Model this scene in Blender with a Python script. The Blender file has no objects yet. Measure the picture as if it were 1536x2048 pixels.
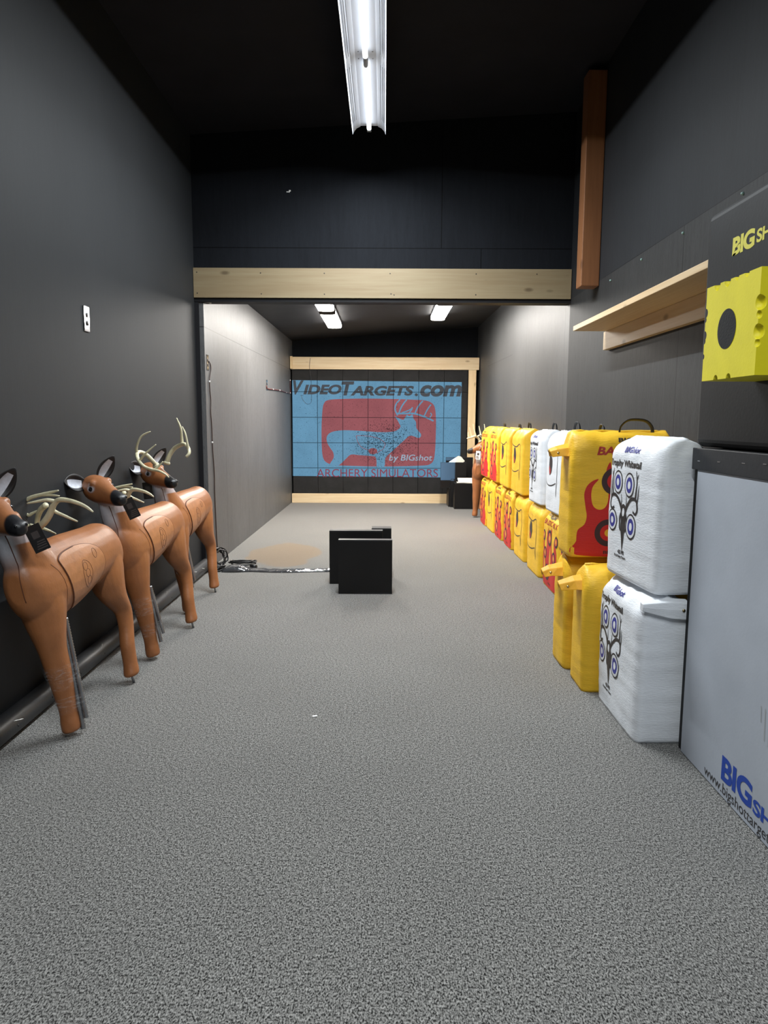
import bpy, bmesh, math, random
from mathutils import Vector, Matrix, noise
from mathutils.bvhtree import BVHTree
from mathutils.geometry import tessellate_polygon

SC = bpy.context.scene
COL = SC.collection
PI = math.pi
random.seed(7)

# ------------------------------------------------------------------ camera, world, exposure
FPX, EYE = 1420.0, 1.55
PITCH = math.atan(184.0 / FPX)
ROLL = math.radians(0.25)
cam_data = bpy.data.cameras.new('camera')
cam_data.sensor_fit = 'HORIZONTAL'
cam_data.sensor_width = 36.0
cam_data.lens = 36.0 * FPX / 1536.0
cam_data.clip_start = 0.05
cam = bpy.data.objects.new('camera', cam_data)
COL.objects.link(cam)
CAM_ROT = Matrix.Rotation(PI / 2 - PITCH, 4, 'X') @ Matrix.Rotation(ROLL, 4, 'Z')
cam.matrix_world = Matrix.Translation((0, 0, EYE)) @ CAM_ROT
SC.camera = cam

world = bpy.data.worlds.new('dim_room')
SC.world = world
world.use_nodes = True
world.node_tree.nodes['Background'].inputs[0].default_value = (0.75, 0.85, 1.0, 1)
world.node_tree.nodes['Background'].inputs[1].default_value = 0.02

SC.view_settings.view_transform = 'Standard'
SC.view_settings.look = 'None'
SC.view_settings.gamma = 1.0
SC.view_settings.use_curve_mapping = False
SC.view_settings.exposure = 0.0

TUBE_POWER = 3.1       # fluorescent tubes of the near lamps, as seen
STRIP_WATTS = 105.0     # light each near lamp throws out to either side
LENS_POWER = 135.0      # wraparound lamps of the far section
SCREEN_GAIN = 1.0      # the projected picture

# the projector stands on the floor behind the two black boards; its beam is a rectangle
PRJ = Vector((-0.15, 7.75, 0.32))
pl = bpy.data.lights.new('projector_beam', 'SPOT')
pl.energy = 3600
pl.color = (0.30, 0.62, 1.0)
pl.spot_size = math.radians(50)
pl.spot_blend = 0.0
pl.shadow_soft_size = 0.01
plo = bpy.data.objects.new('projector_beam', pl)
plo.location = PRJ
plo.rotation_euler = (PI / 2 + math.radians(10), 0, 0)
COL.objects.link(plo)
pl.use_nodes = True
nt = pl.node_tree
em = next(n for n in nt.nodes if n.type == 'EMISSION')
geo = nt.nodes.new('ShaderNodeNewGeometry')
sep = nt.nodes.new('ShaderNodeSeparateXYZ')
nt.links.new(geo.outputs['Incoming'], sep.inputs[0])


def _m(op, a, b=None):
    n = nt.nodes.new('ShaderNodeMath')
    n.operation = op
    for i, v in enumerate((a, b)):
        if v is None:
            continue
        if isinstance(v, (int, float)):
            n.inputs[i].default_value = v
        else:
            nt.links.new(v, n.inputs[i])
    return n.outputs[0]


WALLY = 13.30
rx = _m('DIVIDE', sep.outputs[0], sep.outputs[1])
rz = _m('DIVIDE', sep.outputs[2], sep.outputs[1])
dY = WALLY - PRJ.y
mask = _m('MULTIPLY', _m('LESS_THAN', rx, (1.43 - PRJ.x) / dY), _m('GREATER_THAN', rx, (-1.71 - PRJ.x) / dY))
mask = _m('MULTIPLY', mask, _m('LESS_THAN', rz, (2.25 - PRJ.z) / dY))
mask = _m('MULTIPLY', mask, _m('GREATER_THAN', rz, (0.50 - PRJ.z) / dY))
nt.links.new(mask, em.inputs['Strength'])


# ------------------------------------------------------------------ helpers
def srgb(r, g, b):
    f = lambda c: (c / 255 / 12.92) if c / 255 <= 0.04045 else ((c / 255 + 0.055) / 1.055) ** 2.4
    return (f(r), f(g), f(b))


def at(px, py, y):
    """the point of the plane Y = y seen at that place of the photograph"""
    d = CAM_ROT.to_3x3() @ Vector(((px - 768) / FPX, (1024 - py) / FPX, -1))
    return Vector((0, 0, EYE)) + d * (y / d.y)


def at_x(px, py, x):
    d = CAM_ROT.to_3x3() @ Vector(((px - 768) / FPX, (1024 - py) / FPX, -1))
    return Vector((0, 0, EYE)) + d * (x / d.x)


def at_floor(px, py, z=0.0):
    d = CAM_ROT.to_3x3() @ Vector(((px - 768) / FPX, (1024 - py) / FPX, -1))
    return Vector((0, 0, EYE)) + d * ((z - EYE) / d.z)


class MB:
    """collects shapes into one mesh"""

    def __init__(self):
        self.v, self.f, self.m, self.s = [], [], [], []

    def add(self, verts, faces, mi=0, smooth=False):
        n = len(self.v)
        self.v += [tuple(p) for p in verts]
        for f in faces:
            self.f.append([i + n for i in f])
            self.m.append(mi)
            self.s.append(smooth)

    def box(self, x0, x1, y0, y1, z0, z1, mi=0, M=None):
        vs = [Vector((x, y, z)) for x in (x0, x1) for y in (y0, y1) for z in (z0, z1)]
        if M is not None:
            vs = [M @ v for v in vs]
        self.add(vs, [(0, 1, 3, 2), (4, 6, 7, 5), (0, 4, 5, 1), (2, 3, 7, 6), (0, 2, 6, 4), (1, 5, 7, 3)], mi)

    def hexa(self, bottom, top, mi=0):
        vs = list(bottom) + list(top)
        self.add(vs, [(3, 2, 1, 0), (4, 5, 6, 7), (0, 1, 5, 4), (1, 2, 6, 5), (2, 3, 7, 6), (3, 0, 4, 7)], mi)

    def rings(self, rings, mi=0, smooth=True, cap=True):
        n = len(rings[0])
        vs = [p for r in rings for p in r]
        fs = []
        for i in range(len(rings) - 1):
            for j in range(n):
                k = (j + 1) % n
                fs.append((i * n + j, i * n + k, (i + 1) * n + k, (i + 1) * n + j))
        if cap:
            fs.append(tuple(reversed(range(n))))
            fs.append(tuple((len(rings) - 1) * n + j for j in range(n)))
        self.add(vs, fs, mi, smooth)

    def tube(self, pts, rad, seg=8, mi=0, flat=1.0, cap=True, sub=1):
        pts = [Vector(p) for p in pts]
        if not hasattr(rad, '__len__'):
            rad = [rad] * len(pts)
        if sub > 1:
            pts, rad = spline(pts, rad, sub)
        t0 = (pts[1] - pts[0]).normalized()
        u = t0.orthogonal().normalized()
        if abs(t0.z) < 0.9:
            u = t0.cross(Vector((0, 0, 1))).normalized()
        rings = []
        for i, p in enumerate(pts):
            a = pts[max(0, i - 1)]
            b = pts[min(len(pts) - 1, i + 1)]
            t = (b - a).normalized() if (b - a).length > 1e-9 else t0
            u = (u - t * u.dot(t)).normalized()
            w = t.cross(u)
            r = rad[i]
            rings.append([p + u * (r * math.cos(2 * PI * j / seg)) + w * (r * flat * math.sin(2 * PI * j / seg)) for j in range(seg)])
        self.rings(rings, mi, True, cap)

    def disc(self, c, n, r, seg=24, mi=0, thick=0.0):
        c, n = Vector(c), Vector(n).normalized()
        self.tube([c, c + n * max(thick, 1e-4)], r, seg, mi)

    def ball(self, c, r, seg=12, mi=0, sc=(1, 1, 1)):
        c = Vector(c)
        rings = []
        for i in range(seg // 2 + 1):
            a = PI * max(0.02, min(0.98, i / (seg // 2))) - PI / 2
            rings.append([c + Vector((r * sc[0] * math.cos(a) * math.cos(2 * PI * j / seg), r * sc[1] * math.cos(a) * math.sin(2 * PI * j / seg), r * sc[2] * math.sin(a))) for j in range(seg)])
        self.rings(rings, mi)

    def mesh(self, name, mats):
        me = bpy.data.meshes.new(name)
        me.from_pydata(self.v, [], self.f)
        for m in mats if isinstance(mats, (list, tuple)) else [mats]:
            me.materials.append(m)
        me.polygons.foreach_set('material_index', self.m)
        me.polygons.foreach_set('use_smooth', self.s)
        me.update()
        return me

    def build(self, name, mats, parent=None, bevel=0.0, recalc=True):
        me = self.mesh(name, mats)
        if recalc:
            bm = bmesh.new()
            bm.from_mesh(me)
            bmesh.ops.recalc_face_normals(bm, faces=bm.faces)
            bm.to_mesh(me)
            bm.free()
        o = bpy.data.objects.new(name, me)
        COL.objects.link(o)
        if parent is not None:
            o.parent = parent
        if bevel:
            b = o.modifiers.new('bevel', 'BEVEL')
            b.width = bevel
            b.segments = 2
            b.limit_method = 'ANGLE'
        return o


def spline(pts, rad, sub):
    out, ro = [], []
    n = len(pts)
    for i in range(n - 1):
        p0, p1, p2, p3 = pts[max(0, i - 1)], pts[i], pts[i + 1], pts[min(n - 1, i + 2)]
        for k in range(sub):
            t = k / sub
            out.append(0.5 * ((2 * p1) + (p2 - p0) * t + (2 * p0 - 5 * p1 + 4 * p2 - p3) * t * t + (3 * p1 - p0 - 3 * p2 + p3) * t ** 3))
            ro.append(rad[i] * (1 - t) + rad[i + 1] * t)
    out.append(pts[-1])
    ro.append(rad[-1])
    return out, ro


def tag(o, label=None, cat=None, group=None, kind=None):
    if label:
        o['label'] = label
    if cat:
        o['category'] = cat
    if group:
        o['group'] = group
    if kind:
        o['kind'] = kind
    return o


def thing(name, label, cat, loc=(0, 0, 0), rot=(0, 0, 0), group=None):
    o = bpy.data.objects.new(name, None)
    o.empty_display_size = 0.1
    COL.objects.link(o)
    o.location = loc
    o.rotation_euler = rot
    return tag(o, label, cat, group)


def struct(o):
    o['kind'] = 'structure'
    return o


def link_mesh(name, me, parent=None):
    o = bpy.data.objects.new(name, me)
    COL.objects.link(o)
    if parent is not None:
        o.parent = parent
    return o


def copy_tree(o, parent=None):
    c = o.copy()
    COL.objects.link(c)
    if parent is not None:
        c.parent = parent
    for ch in o.children:
        copy_tree(ch, c)
    return c


# ------------------------------------------------------------------ materials
class NT:
    def __init__(self, m):
        m.use_nodes = True
        self.t = m.node_tree
        self.b = self.t.nodes['Principled BSDF']

    def n(self, typ, **kw):
        nd = self.t.nodes.new(typ)
        for k, v in kw.items():
            setattr(nd, k, v)
        return nd

    def put(self, sock, v):
        if isinstance(v, (int, float)):
            sock.default_value = v
        elif isinstance(v, (tuple, list)):
            sock.default_value = tuple(v) + ((1,) if len(v) == 3 and len(sock.default_value) == 4 else ())
        else:
            self.t.links.new(v, sock)

    def math(self, op, a, b=0.0, clamp=False):
        nd = self.n('ShaderNodeMath', operation=op)
        nd.use_clamp = clamp
        self.put(nd.inputs[0], a)
        self.put(nd.inputs[1], b)
        return nd.outputs[0]

    def mix(self, f, a, b):
        nd = self.n('ShaderNodeMix', data_type='RGBA')
        self.put(nd.inputs['Factor'], f)
        self.put(nd.inputs[6], a)
        self.put(nd.inputs[7], b)
        return nd.outputs[2]

    def coord(self, scale=(1, 1, 1), out='Object'):
        tc = self.n('ShaderNodeTexCoord')
        mp = self.n('ShaderNodeMapping')
        mp.inputs['Scale'].default_value = scale
        self.t.links.new(tc.outputs[out], mp.inputs[0])
        return mp.outputs[0]

    def xyz(self):
        s = self.n('ShaderNodeSeparateXYZ')
        self.t.links.new(self.n('ShaderNodeTexCoord').outputs['Object'], s.inputs[0])
        return s.outputs

    def noise(self, vec, scale, detail=3, rough=0.55):
        nd = self.n('ShaderNodeTexNoise')
        self.t.links.new(vec, nd.inputs['Vector'])
        nd.inputs['Scale'].default_value = scale
        nd.inputs['Detail'].default_value = detail
        nd.inputs['Roughness'].default_value = rough
        return nd.outputs['Fac']

    def ramp(self, f, lo, hi, a=0.0, b=1.0):
        nd = self.n('ShaderNodeMapRange')
        self.put(nd.inputs[0], f)
        for i, v in enumerate((lo, hi, a, b)):
            nd.inputs[i + 1].default_value = v
        return nd.outputs[0]

    def bump(self, h, strength, dist=0.01):
        nd = self.n('ShaderNodeBump')
        nd.inputs['Strength'].default_value = strength
        nd.inputs['Distance'].default_value = dist
        self.put(nd.inputs['Height'], h)
        self.t.links.new(nd.outputs[0], self.b.inputs['Normal'])


def plain(name, col, rough=0.6, spec=0.5, metal=0.0, var=0.0, vscale=20.0, bump=0.0, bscale=80.0, bdist=0.004, stretch=(1, 1, 1), emit=None, estr=0.0):
    m = bpy.data.materials.new(name)
    t = NT(m)
    c = tuple(col)
    t.b.inputs['Base Color'].default_value = c + (1,)
    t.b.inputs['Roughness'].default_value = rough
    t.b.inputs['Specular IOR Level'].default_value = spec
    t.b.inputs['Metallic'].default_value = metal
    if var:
        f = t.noise(t.coord(stretch), vscale, 4)
        f = t.ramp(f, 0.3, 0.7)
        t.put(t.b.inputs['Base Color'], t.mix(f, tuple(x * (1 - var) for x in c), tuple(min(1, x * (1 + var)) for x in c)))
    if bump:
        t.bump(t.noise(t.coord(stretch), bscale, 3), bump, bdist)
    if emit:
        t.b.inputs['Emission Color'].default_value = tuple(emit) + (1,)
        t.b.inputs['Emission Strength'].default_value = estr
    return m


def wall_paint(name, col, rough, seams=(), streak=0.15, wear=0.0, bump=0.15, spec=0.5, cloud=0.12):
    """painted sheet panels: vertical streaks, worn flecks and dark joints (axis, value, axis2, lo, hi)"""
    m = bpy.data.materials.new(name)
    t = NT(m)
    st = t.noise(t.coord((14, 14, 1.2)), 3.0, 6, 0.65)
    big = t.noise(t.coord((1, 1, 0.6)), 1.1, 3)
    fine = t.noise(t.coord((60, 60, 8)), 3.0, 3, 0.6)
    f = t.math('ADD', t.math('MULTIPLY', t.ramp(st, 0.3, 0.7, -1, 1), streak), t.math('MULTIPLY', t.ramp(big, 0.3, 0.7, -1, 1), cloud))
    f = t.math('ADD', f, t.math('MULTIPLY', t.ramp(fine, 0.3, 0.7, -1, 1), streak * 0.7))
    f = t.math('ADD', f, 1.0)
    mul = t.n('ShaderNodeVectorMath', operation='SCALE')
    mul.inputs[0].default_value = col
    t.put(mul.inputs['Scale'], f)
    c = mul.outputs[0]
    if wear:
        fl = t.noise(t.coord((20, 20, 5)), 2.2, 5, 0.75)
        low = t.ramp(t.xyz()[2], 0.0, 2.2, 1.0, 0.35)
        w = t.math('MULTIPLY', t.ramp(fl, 0.68, 0.78), t.math('MULTIPLY', low, wear))
        c = t.mix(w, c, tuple(min(1, x * 2.6 + 0.06) for x in col))
        dk = t.noise(t.coord((40, 40, 7)), 2.0, 4, 0.7)
        c = t.mix(t.math('MULTIPLY', t.ramp(dk, 0.55, 0.66), 0.62), c, tuple(x * 0.5 for x in col))
    if seams:
        x = t.xyz()
        tot = None
        for ax, v, ax2, lo, hi in seams:
            a = t.math('LESS_THAN', t.math('ABSOLUTE', t.math('SUBTRACT', x[ax], v)), 0.004)
            a = t.math('MULTIPLY', a, t.math('MULTIPLY', t.math('GREATER_THAN', x[ax2], lo), t.math('LESS_THAN', x[ax2], hi)))
            tot = a if tot is None else t.math('MAXIMUM', tot, a)
        c = t.mix(tot, c, tuple(x_ * 0.18 for x_ in col))
    t.put(t.b.inputs['Base Color'], c)
    t.b.inputs['Roughness'].default_value = rough
    t.b.inputs['Specular IOR Level'].default_value = spec
    t.bump(fine, bump, 0.006)
    return m


def wood(name, col, dark, axis, rough=0.55, scale=1.0, knots=True):
    m = bpy.data.materials.new(name)
    t = NT(m)
    sc = [26.0 * scale] * 3
    sc[axis] = 1.3 * scale
    g = t.noise(t.coord(tuple(sc)), 1.4, 5, 0.6)
    sc2 = [7.0 * scale] * 3
    sc2[axis] = 0.5 * scale
    g2 = t.noise(t.coord(tuple(sc2)), 1.3, 3, 0.5)
    c = t.mix(t.ramp(g, 0.35, 0.72), col, tuple(a * 0.55 + b * 0.45 for a, b in zip(col, dark)))
    c = t.mix(t.math('MULTIPLY', t.ramp(g2, 0.45, 0.75), 0.45), c, dark)
    if knots:
        vo = t.n('ShaderNodeTexVoronoi')
        sk = [5.5 * scale] * 3
        sk[axis] = 2.4 * scale
        t.t.links.new(t.coord(tuple(sk)), vo.inputs['Vector'])
        vo.inputs['Scale'].default_value = 1.0
        k = t.ramp(vo.outputs['Distance'], 0.05, 0.14, 1.0, 0.0)
        c = t.mix(t.math('MULTIPLY', k, 0.75, True), c, tuple(x * 0.45 for x in dark))
    t.put(t.b.inputs['Base Color'], c)
    t.b.inputs['Roughness'].default_value = rough
    t.bump(g, 0.12, 0.003)
    return m


def carpet_mat():
    m = bpy.data.materials.new('carpet')
    t = NT(m)
    a = t.noise(t.coord((1, 0.6, 1)), 215, 2, 0.65)
    b = t.noise(t.coord((1, 1, 1)), 70, 3, 0.7)
    d = t.noise(t.coord((1, 1, 1)), 1.3, 3, 0.5)
    f = t.math('ADD', t.math('MULTIPLY', t.ramp(a, 0.3, 0.7), 0.72), t.math('MULTIPLY', t.ramp(b, 0.3, 0.7), 0.28))
    c = t.mix(t.ramp(f, 0.27, 0.86), (0.008, 0.008, 0.0075), (0.40, 0.395, 0.375))
    c = t.mix(t.math('MULTIPLY', t.ramp(d, 0.35, 0.7), 0.14), c, (0.05, 0.05, 0.05))
    x = t.xyz()
    # an old tan stain with its own outline
    nx = t.noise(t.coord((1, 1, 1)), 2.2, 3)
    ex = t.math('DIVIDE', t.math('SUBTRACT', x[0], -1.16), 0.42)
    ey = t.math('DIVIDE', t.math('SUBTRACT', x[1], 8.12), 0.74)
    r = t.math('ADD', t.math('ADD', t.math('MULTIPLY', ex, ex), t.math('MULTIPLY', ey, ey)), t.ramp(nx, 0.3, 0.7, -0.35, 0.35))
    c = t.mix(t.math('MULTIPLY', t.ramp(r, 0.82, 1.02, 1.0, 0.0), 0.55), c, (0.20, 0.13, 0.065))
    t.put(t.b.inputs['Base Color'], c)
    t.b.inputs['Roughness'].default_value = 0.97
    t.b.inputs['Specular IOR Level'].default_value = 0.1
    t.b.inputs['Sheen Weight'].default_value = 0.45
    t.b.inputs['Sheen Roughness'].default_value = 0.35
    t.bump(f, 0.25, 0.008)
    return m


def seam_mask(t, dark=0.25):
    """joints between the foam blocks of the target wall, in world metres"""
    x = t.xyz()
    fx = t.math('PINGPONG', t.math('SUBTRACT', x[0], SEAM_X0), TILE / 2)
    fz = t.math('PINGPONG', t.math('SUBTRACT', x[2], SEAM_Z0), TILE / 2)
    a = t.math('MAXIMUM', t.math('LESS_THAN', fx, 0.006), t.math('LESS_THAN', fz, 0.006))
    return t.math('SUBTRACT', 1.0, t.math('MULTIPLY', a, 1 - dark))


TILE, SEAM_X0, SEAM_Z0 = 0.4685, -1.71, 0.656


def screen_mat(name, col, gain=1.0, holes=True):
    m = bpy.data.materials.new(name)
    t = NT(m)
    t.b.inputs['Base Color'].default_value = (0.004, 0.004, 0.004, 1)
    t.b.inputs['Roughness'].default_value = 1.0
    t.b.inputs['Specular IOR Level'].default_value = 0.0
    cl = t.noise(t.coord((1, 1, 1)), 2.4, 5, 0.6)
    fn = t.noise(t.coord((1, 1, 1)), 45, 3, 0.7)
    f = t.math('MULTIPLY', seam_mask(t), t.math('MULTIPLY', t.ramp(cl, 0.25, 0.75, 0.86, 1.1), t.ramp(fn, 0.3, 0.7, 0.94, 1.05)))
    if holes:
        x = t.xyz()
        ex = t.math('DIVIDE', t.math('SUBTRACT', x[0], 0.02), 0.75)
        ez = t.math('DIVIDE', t.math('SUBTRACT', x[2], 1.12), 0.5)
        near = t.ramp(t.math('ADD', t.math('MULTIPLY', ex, ex), t.math('MULTIPLY', ez, ez)), 0.0, 1.0, 1.0, 0.0)
        hn = t.noise(t.coord((1, 1, 1)), 60, 2, 0.5)
        h = t.math('GREATER_THAN', t.math('ADD', hn, t.math('MULTIPLY', near, 0.15)), 0.69)
        f = t.math('MULTIPLY', f, t.math('SUBTRACT', 1.0, t.math('MULTIPLY', h, 0.75)))
    t.put(t.b.inputs['Emission Strength'], t.math('MULTIPLY', f, gain * SCREEN_GAIN))
    t.b.inputs['Emission Color'].default_value = tuple(col) + (1,)
    return m


M = {}
M['wall_near'] = wall_paint('grey_wall_paint', (0.022, 0.024, 0.0265), 0.65, streak=0.05, bump=0.06, cloud=0.08, spec=0.22,
                            seams=())
M['wall_header'] = wall_paint('black_header_paint', (0.0085, 0.0100, 0.0130), 0.8, streak=0.14, bump=0.1, spec=0.12,
                              seams=[(2, 3.235, 0, -3, 3), (0, 0.556, 2, 3.235, 4.6), (0, 0.95, 2, 3.0, 3.235)])
M['wall_far_left'] = wall_paint('worn_plywood_left', (0.090, 0.091, 0.093), 0.5, streak=0.22, wear=0.55, bump=0.2,
                                seams=[(2, 2.47, 1, 7.3, 13.3), (1, 9.35, 2, 0, 2.47), (1, 8.13, 2, 0, 1.3), (1, 10.57, 2, 0, 4), (1, 11.8, 2, 0, 2.47)])
M['wall_right'] = wall_paint('worn_plywood_right', (0.052, 0.0525, 0.053), 0.52, streak=0.18, wear=0.25, bump=0.16,
                             seams=[(1, 7.46, 2, 0, 2.7), (1, 9.3, 2, 0, 4), (2, 2.47, 1, 10.2, 12.4), (1, 11.7, 2, 0, 2.47)])
M['wall_right_upper'] = wall_paint('shaded_wall_paint_upper', (0.0165, 0.018, 0.0205), 0.66, streak=0.12, bump=0.1, spec=0.22, seams=[(2, 2.750, 1, 2.0, 6.25)])  # darker than the panel below: dimmer light above the joint put into its colour
M['wall_right_near'] = wall_paint('shaded_wall_paint_right', (0.028, 0.0285, 0.029), 0.62, streak=0.2, wear=0.3, bump=0.14, spec=0.22, seams=[(1, 4.58, 2, 0, 2.75), (1, 6.9, 2, 0, 2.0)])  # far right wall's paint darkened: the near section's dimmer light put into its colour
M['ceiling'] = plain('black_ceiling_paint', (0.013, 0.013, 0.017), 0.8, 0.2, var=0.15, vscale=3)
M['ceiling_far'] = plain('black_far_ceiling_paint', (0.024, 0.024, 0.026), 0.6, 0.4, var=0.2, vscale=3)
M['black_trim'] = plain('black_paint_trim', (0.008, 0.008, 0.010), 0.6, 0.3)
M['carpet'] = carpet_mat()
M['pine_x'] = wood('pine_board', (0.70, 0.57, 0.37), (0.50, 0.31, 0.14), 0)
M['pine_header'] = wood('pine_header_plank', (0.27, 0.215, 0.125), (0.185, 0.118, 0.055), 0)
M['pine_y'] = wood('pine_shelf_board', (0.66, 0.50, 0.30), (0.50, 0.31, 0.13), 1)
M['pine_z'] = wood('pine_upright', (0.70, 0.53, 0.31), (0.50, 0.32, 0.14), 2)
M['post'] = wood('stained_post', (0.27, 0.115, 0.046), (0.14, 0.052, 0.02), 2, 0.5)
M['foam_black'] = plain('black_foam', (0.014, 0.014, 0.0145), 0.8, 0.3, var=0.3, vscale=6, bump=0.3, bscale=120)
M['board_black'] = plain('black_wrapped_board', (0.0045, 0.0045, 0.005), 0.42, 0.35, var=0.2, vscale=5)
M['foam_block'] = plain('black_layered_foam', (0.0075, 0.0078, 0.0085), 0.6, 0.22, var=0.2, vscale=5, bump=0.12, bscale=60)
M['foam_yellow'] = plain('yellow_foam', (0.82, 0.72, 0.018), 0.55, 0.4, var=0.05, vscale=8, bump=0.1, bscale=90)
M['white_metal'] = plain('white_enamel', (0.80, 0.84, 0.92), 0.3, 0.5)
M['grey_metal'] = plain('grey_socket_plastic', (0.35, 0.36, 0.38), 0.45)
M['lamp_cap'] = plain('brown_grey_lamp_cap', (0.045, 0.036, 0.030), 0.5)
M['chrome'] = plain('chrome', (0.75, 0.75, 0.77), 0.12, 0.5, 1.0)
M['steel'] = plain('steel', (0.35, 0.36, 0.38), 0.4, 0.5, 1.0)
M['brass'] = plain('dull_brass', (0.42, 0.34, 0.18), 0.35, 0.5, 1.0)
M['black_plastic'] = plain('black_plastic', (0.010, 0.010, 0.011), 0.35, 0.5)
M['cord_brown'] = plain('brown_cord', (0.035, 0.018, 0.014), 0.45)
M['cord_red'] = plain('dark_red_cord', (0.09, 0.015, 0.012), 0.45)
M['white_plastic'] = plain('white_plastic', (0.8, 0.8, 0.78), 0.4)
M['tube_on'] = plain('lit_tube', (0.9, 0.9, 0.9), 0.4, emit=(0.93, 0.97, 1.0), estr=TUBE_POWER)
M['lens_on'] = plain('lit_lens', (0.9, 0.9, 0.9), 0.4, emit=(1.0, 0.955, 0.89), estr=LENS_POWER)
M['lens_side'] = plain('lit_lens_side', (0.9, 0.9, 0.9), 0.4, emit=(1.0, 0.955, 0.90), estr=LENS_POWER * 0.18)
M['paper'] = plain('cream_paper', (0.80, 0.76, 0.66), 0.8)
M['paper_white'] = plain('white_paper', (0.8, 0.8, 0.8), 0.8)
M['ink_black'] = plain('black_ink', (0.022, 0.018, 0.018), 0.55)
M['bag_yellow'] = plain('yellow_woven_sack', (0.84, 0.50, 0.030), 0.48, 0.35, var=0.05, vscale=9, bump=0.35, bscale=35, bdist=0.006, stretch=(1, 1, 5))
M['bag_orange'] = plain('orange_sack_fold', (0.80, 0.40, 0.018), 0.5, 0.3, bump=0.3, bscale=30, bdist=0.006)
M['bag_white'] = plain('white_woven_sack', (0.78, 0.81, 0.85), 0.5, 0.35, var=0.03, vscale=9, bump=0.35, bscale=35, bdist=0.006, stretch=(1, 1, 5))
M['print_red'] = plain('red_print', (0.55, 0.022, 0.020), 0.5, 0.35, bump=0.3, bscale=35, bdist=0.005, stretch=(1, 1, 5))
M['print_text_red'] = plain('dark_red_print', (0.42, 0.030, 0.020), 0.5)
M['print_pink'] = plain('light_red_print', (0.66, 0.10, 0.035), 0.5)
M['print_yellow'] = plain('yellow_print', (0.76, 0.42, 0.03), 0.5)
M['print_maroon'] = plain('maroon_print', (0.045, 0.018, 0.020), 0.5)
M['print_black'] = plain('black_print', (0.030, 0.026, 0.026), 0.5)
M['print_blue'] = plain('blue_print', (0.035, 0.040, 0.28), 0.5)
M['print_white'] = plain('white_print', (0.76, 0.78, 0.81), 0.5)
M['logo_blue'] = plain('blue_spray_logo', (0.010, 0.055, 0.36), 0.6)
M['logo_yellow'] = plain('yellow_spray_logo', (0.66, 0.60, 0.06), 0.6)
M['webbing'] = plain('black_webbing', (0.012, 0.012, 0.014), 0.5, bump=0.3, bscale=200)
M['strap_grey'] = plain('dark_vinyl_strap', (0.016, 0.018, 0.022), 0.5, 0.35, bump=0.15, bscale=40)
M['board_white'] = plain('white_foam_board_face', (0.42, 0.455, 0.51), 0.55, 0.35, var=0.07, vscale=2.5, bump=0.08, bscale=70)
M['smudge'] = plain('grey_scuff', (0.36, 0.38, 0.40), 0.6)
M['antler'] = plain('cream_antler', (0.60, 0.56, 0.38), 0.42, 0.5, var=0.18, vscale=22, bump=0.2, bscale=60, stretch=(1, 1, 0.4))
M['deer_black'] = plain('glossy_black_eye', (0.006, 0.006, 0.008), 0.12, 0.6)
M['groove'] = plain('dark_brown_groove', (0.115, 0.036, 0.014), 0.6)
M['tape_clear'] = None
M['tag_black'] = plain('black_hang_tag', (0.012, 0.011, 0.011), 0.4)
M['tag_print'] = plain('grey_tag_print', (0.055, 0.045, 0.042), 0.5)
M['tag_white'] = plain('white_hang_tag', (0.75, 0.76, 0.78), 0.5)
M['duct'] = plain('shiny_black_tape', (0.045, 0.045, 0.048), 0.16, 1.0, bump=0.6, bscale=14, bdist=0.02)
M['pipe'] = wall_paint('scuffed_black_pipe', (0.030, 0.031, 0.033), 0.42, streak=0.1, wear=0.35, bump=0.05)
M['anchor'] = plain('teal_wall_anchor', (0.22, 0.36, 0.33), 0.5)


def tape_mat():
    m = bpy.data.materials.new('clear_tape')
    t = NT(m)
    t.b.inputs['Base Color'].default_value = (0.75, 0.75, 0.75, 1)
    t.b.inputs['Roughness'].default_value = 0.22
    f = t.noise(t.coord((1, 1, 4)), 30, 3)
    t.put(t.b.inputs['Alpha'], t.ramp(f, 0.5, 0.75, 0.02, 0.22))
    t.bump(f, 0.5, 0.01)
    return m


M['tape_clear'] = tape_mat()


def deer_mat():
    m = bpy.data.materials.new('brown_deer_foam')
    t = NT(m)
    a = t.n('ShaderNodeVertexColor')
    a.layer_name = 'hide'
    f = t.noise(t.coord((1, 1, 1)), 14, 4, 0.6)
    mul = t.n('ShaderNodeVectorMath', operation='SCALE')
    t.t.links.new(a.outputs[0], mul.inputs[0])
    t.put(mul.inputs['Scale'], t.ramp(f, 0.3, 0.7, 0.90, 1.08))
    t.put(t.b.inputs['Base Color'], mul.outputs[0])
    t.b.inputs['Roughness'].default_value = 0.42
    t.b.inputs['Specular IOR Level'].default_value = 0.45
    g = t.noise(t.coord((1, 1, 0.5)), 130, 3, 0.6)
    t.bump(g, 0.18, 0.004)
    return m


M['deer'] = deer_mat()


# ------------------------------------------------------------------ flat lettering and shapes, draped on surfaces
_text_cache = {}


def text_tris(s, size, bold=0.0, shear=0.0, space=1.0):
    key = (s, size, bold, shear, space)
    if key in _text_cache:
        return _text_cache[key]
    cu = bpy.data.curves.new('lettering', 'FONT')
    cu.body = s
    cu.size = size
    cu.shear = shear
    cu.offset = bold
    cu.space_character = space
    cu.fill_mode = 'FRONT'
    cu.resolution_u = 5
    o = bpy.data.objects.new('lettering', cu)
    COL.objects.link(o)
    dg = bpy.context.evaluated_depsgraph_get()
    dg.update()
    me = bpy.data.meshes.new_from_object(o.evaluated_get(dg))
    vs = [(v.co.x, v.co.y) for v in me.vertices]
    fs = [tuple(p.vertices) for p in me.polygons]
    bpy.data.objects.remove(o)
    bpy.data.curves.remove(cu)
    bpy.data.meshes.remove(me)
    _text_cache[key] = (vs, fs)
    return vs, fs


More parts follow.
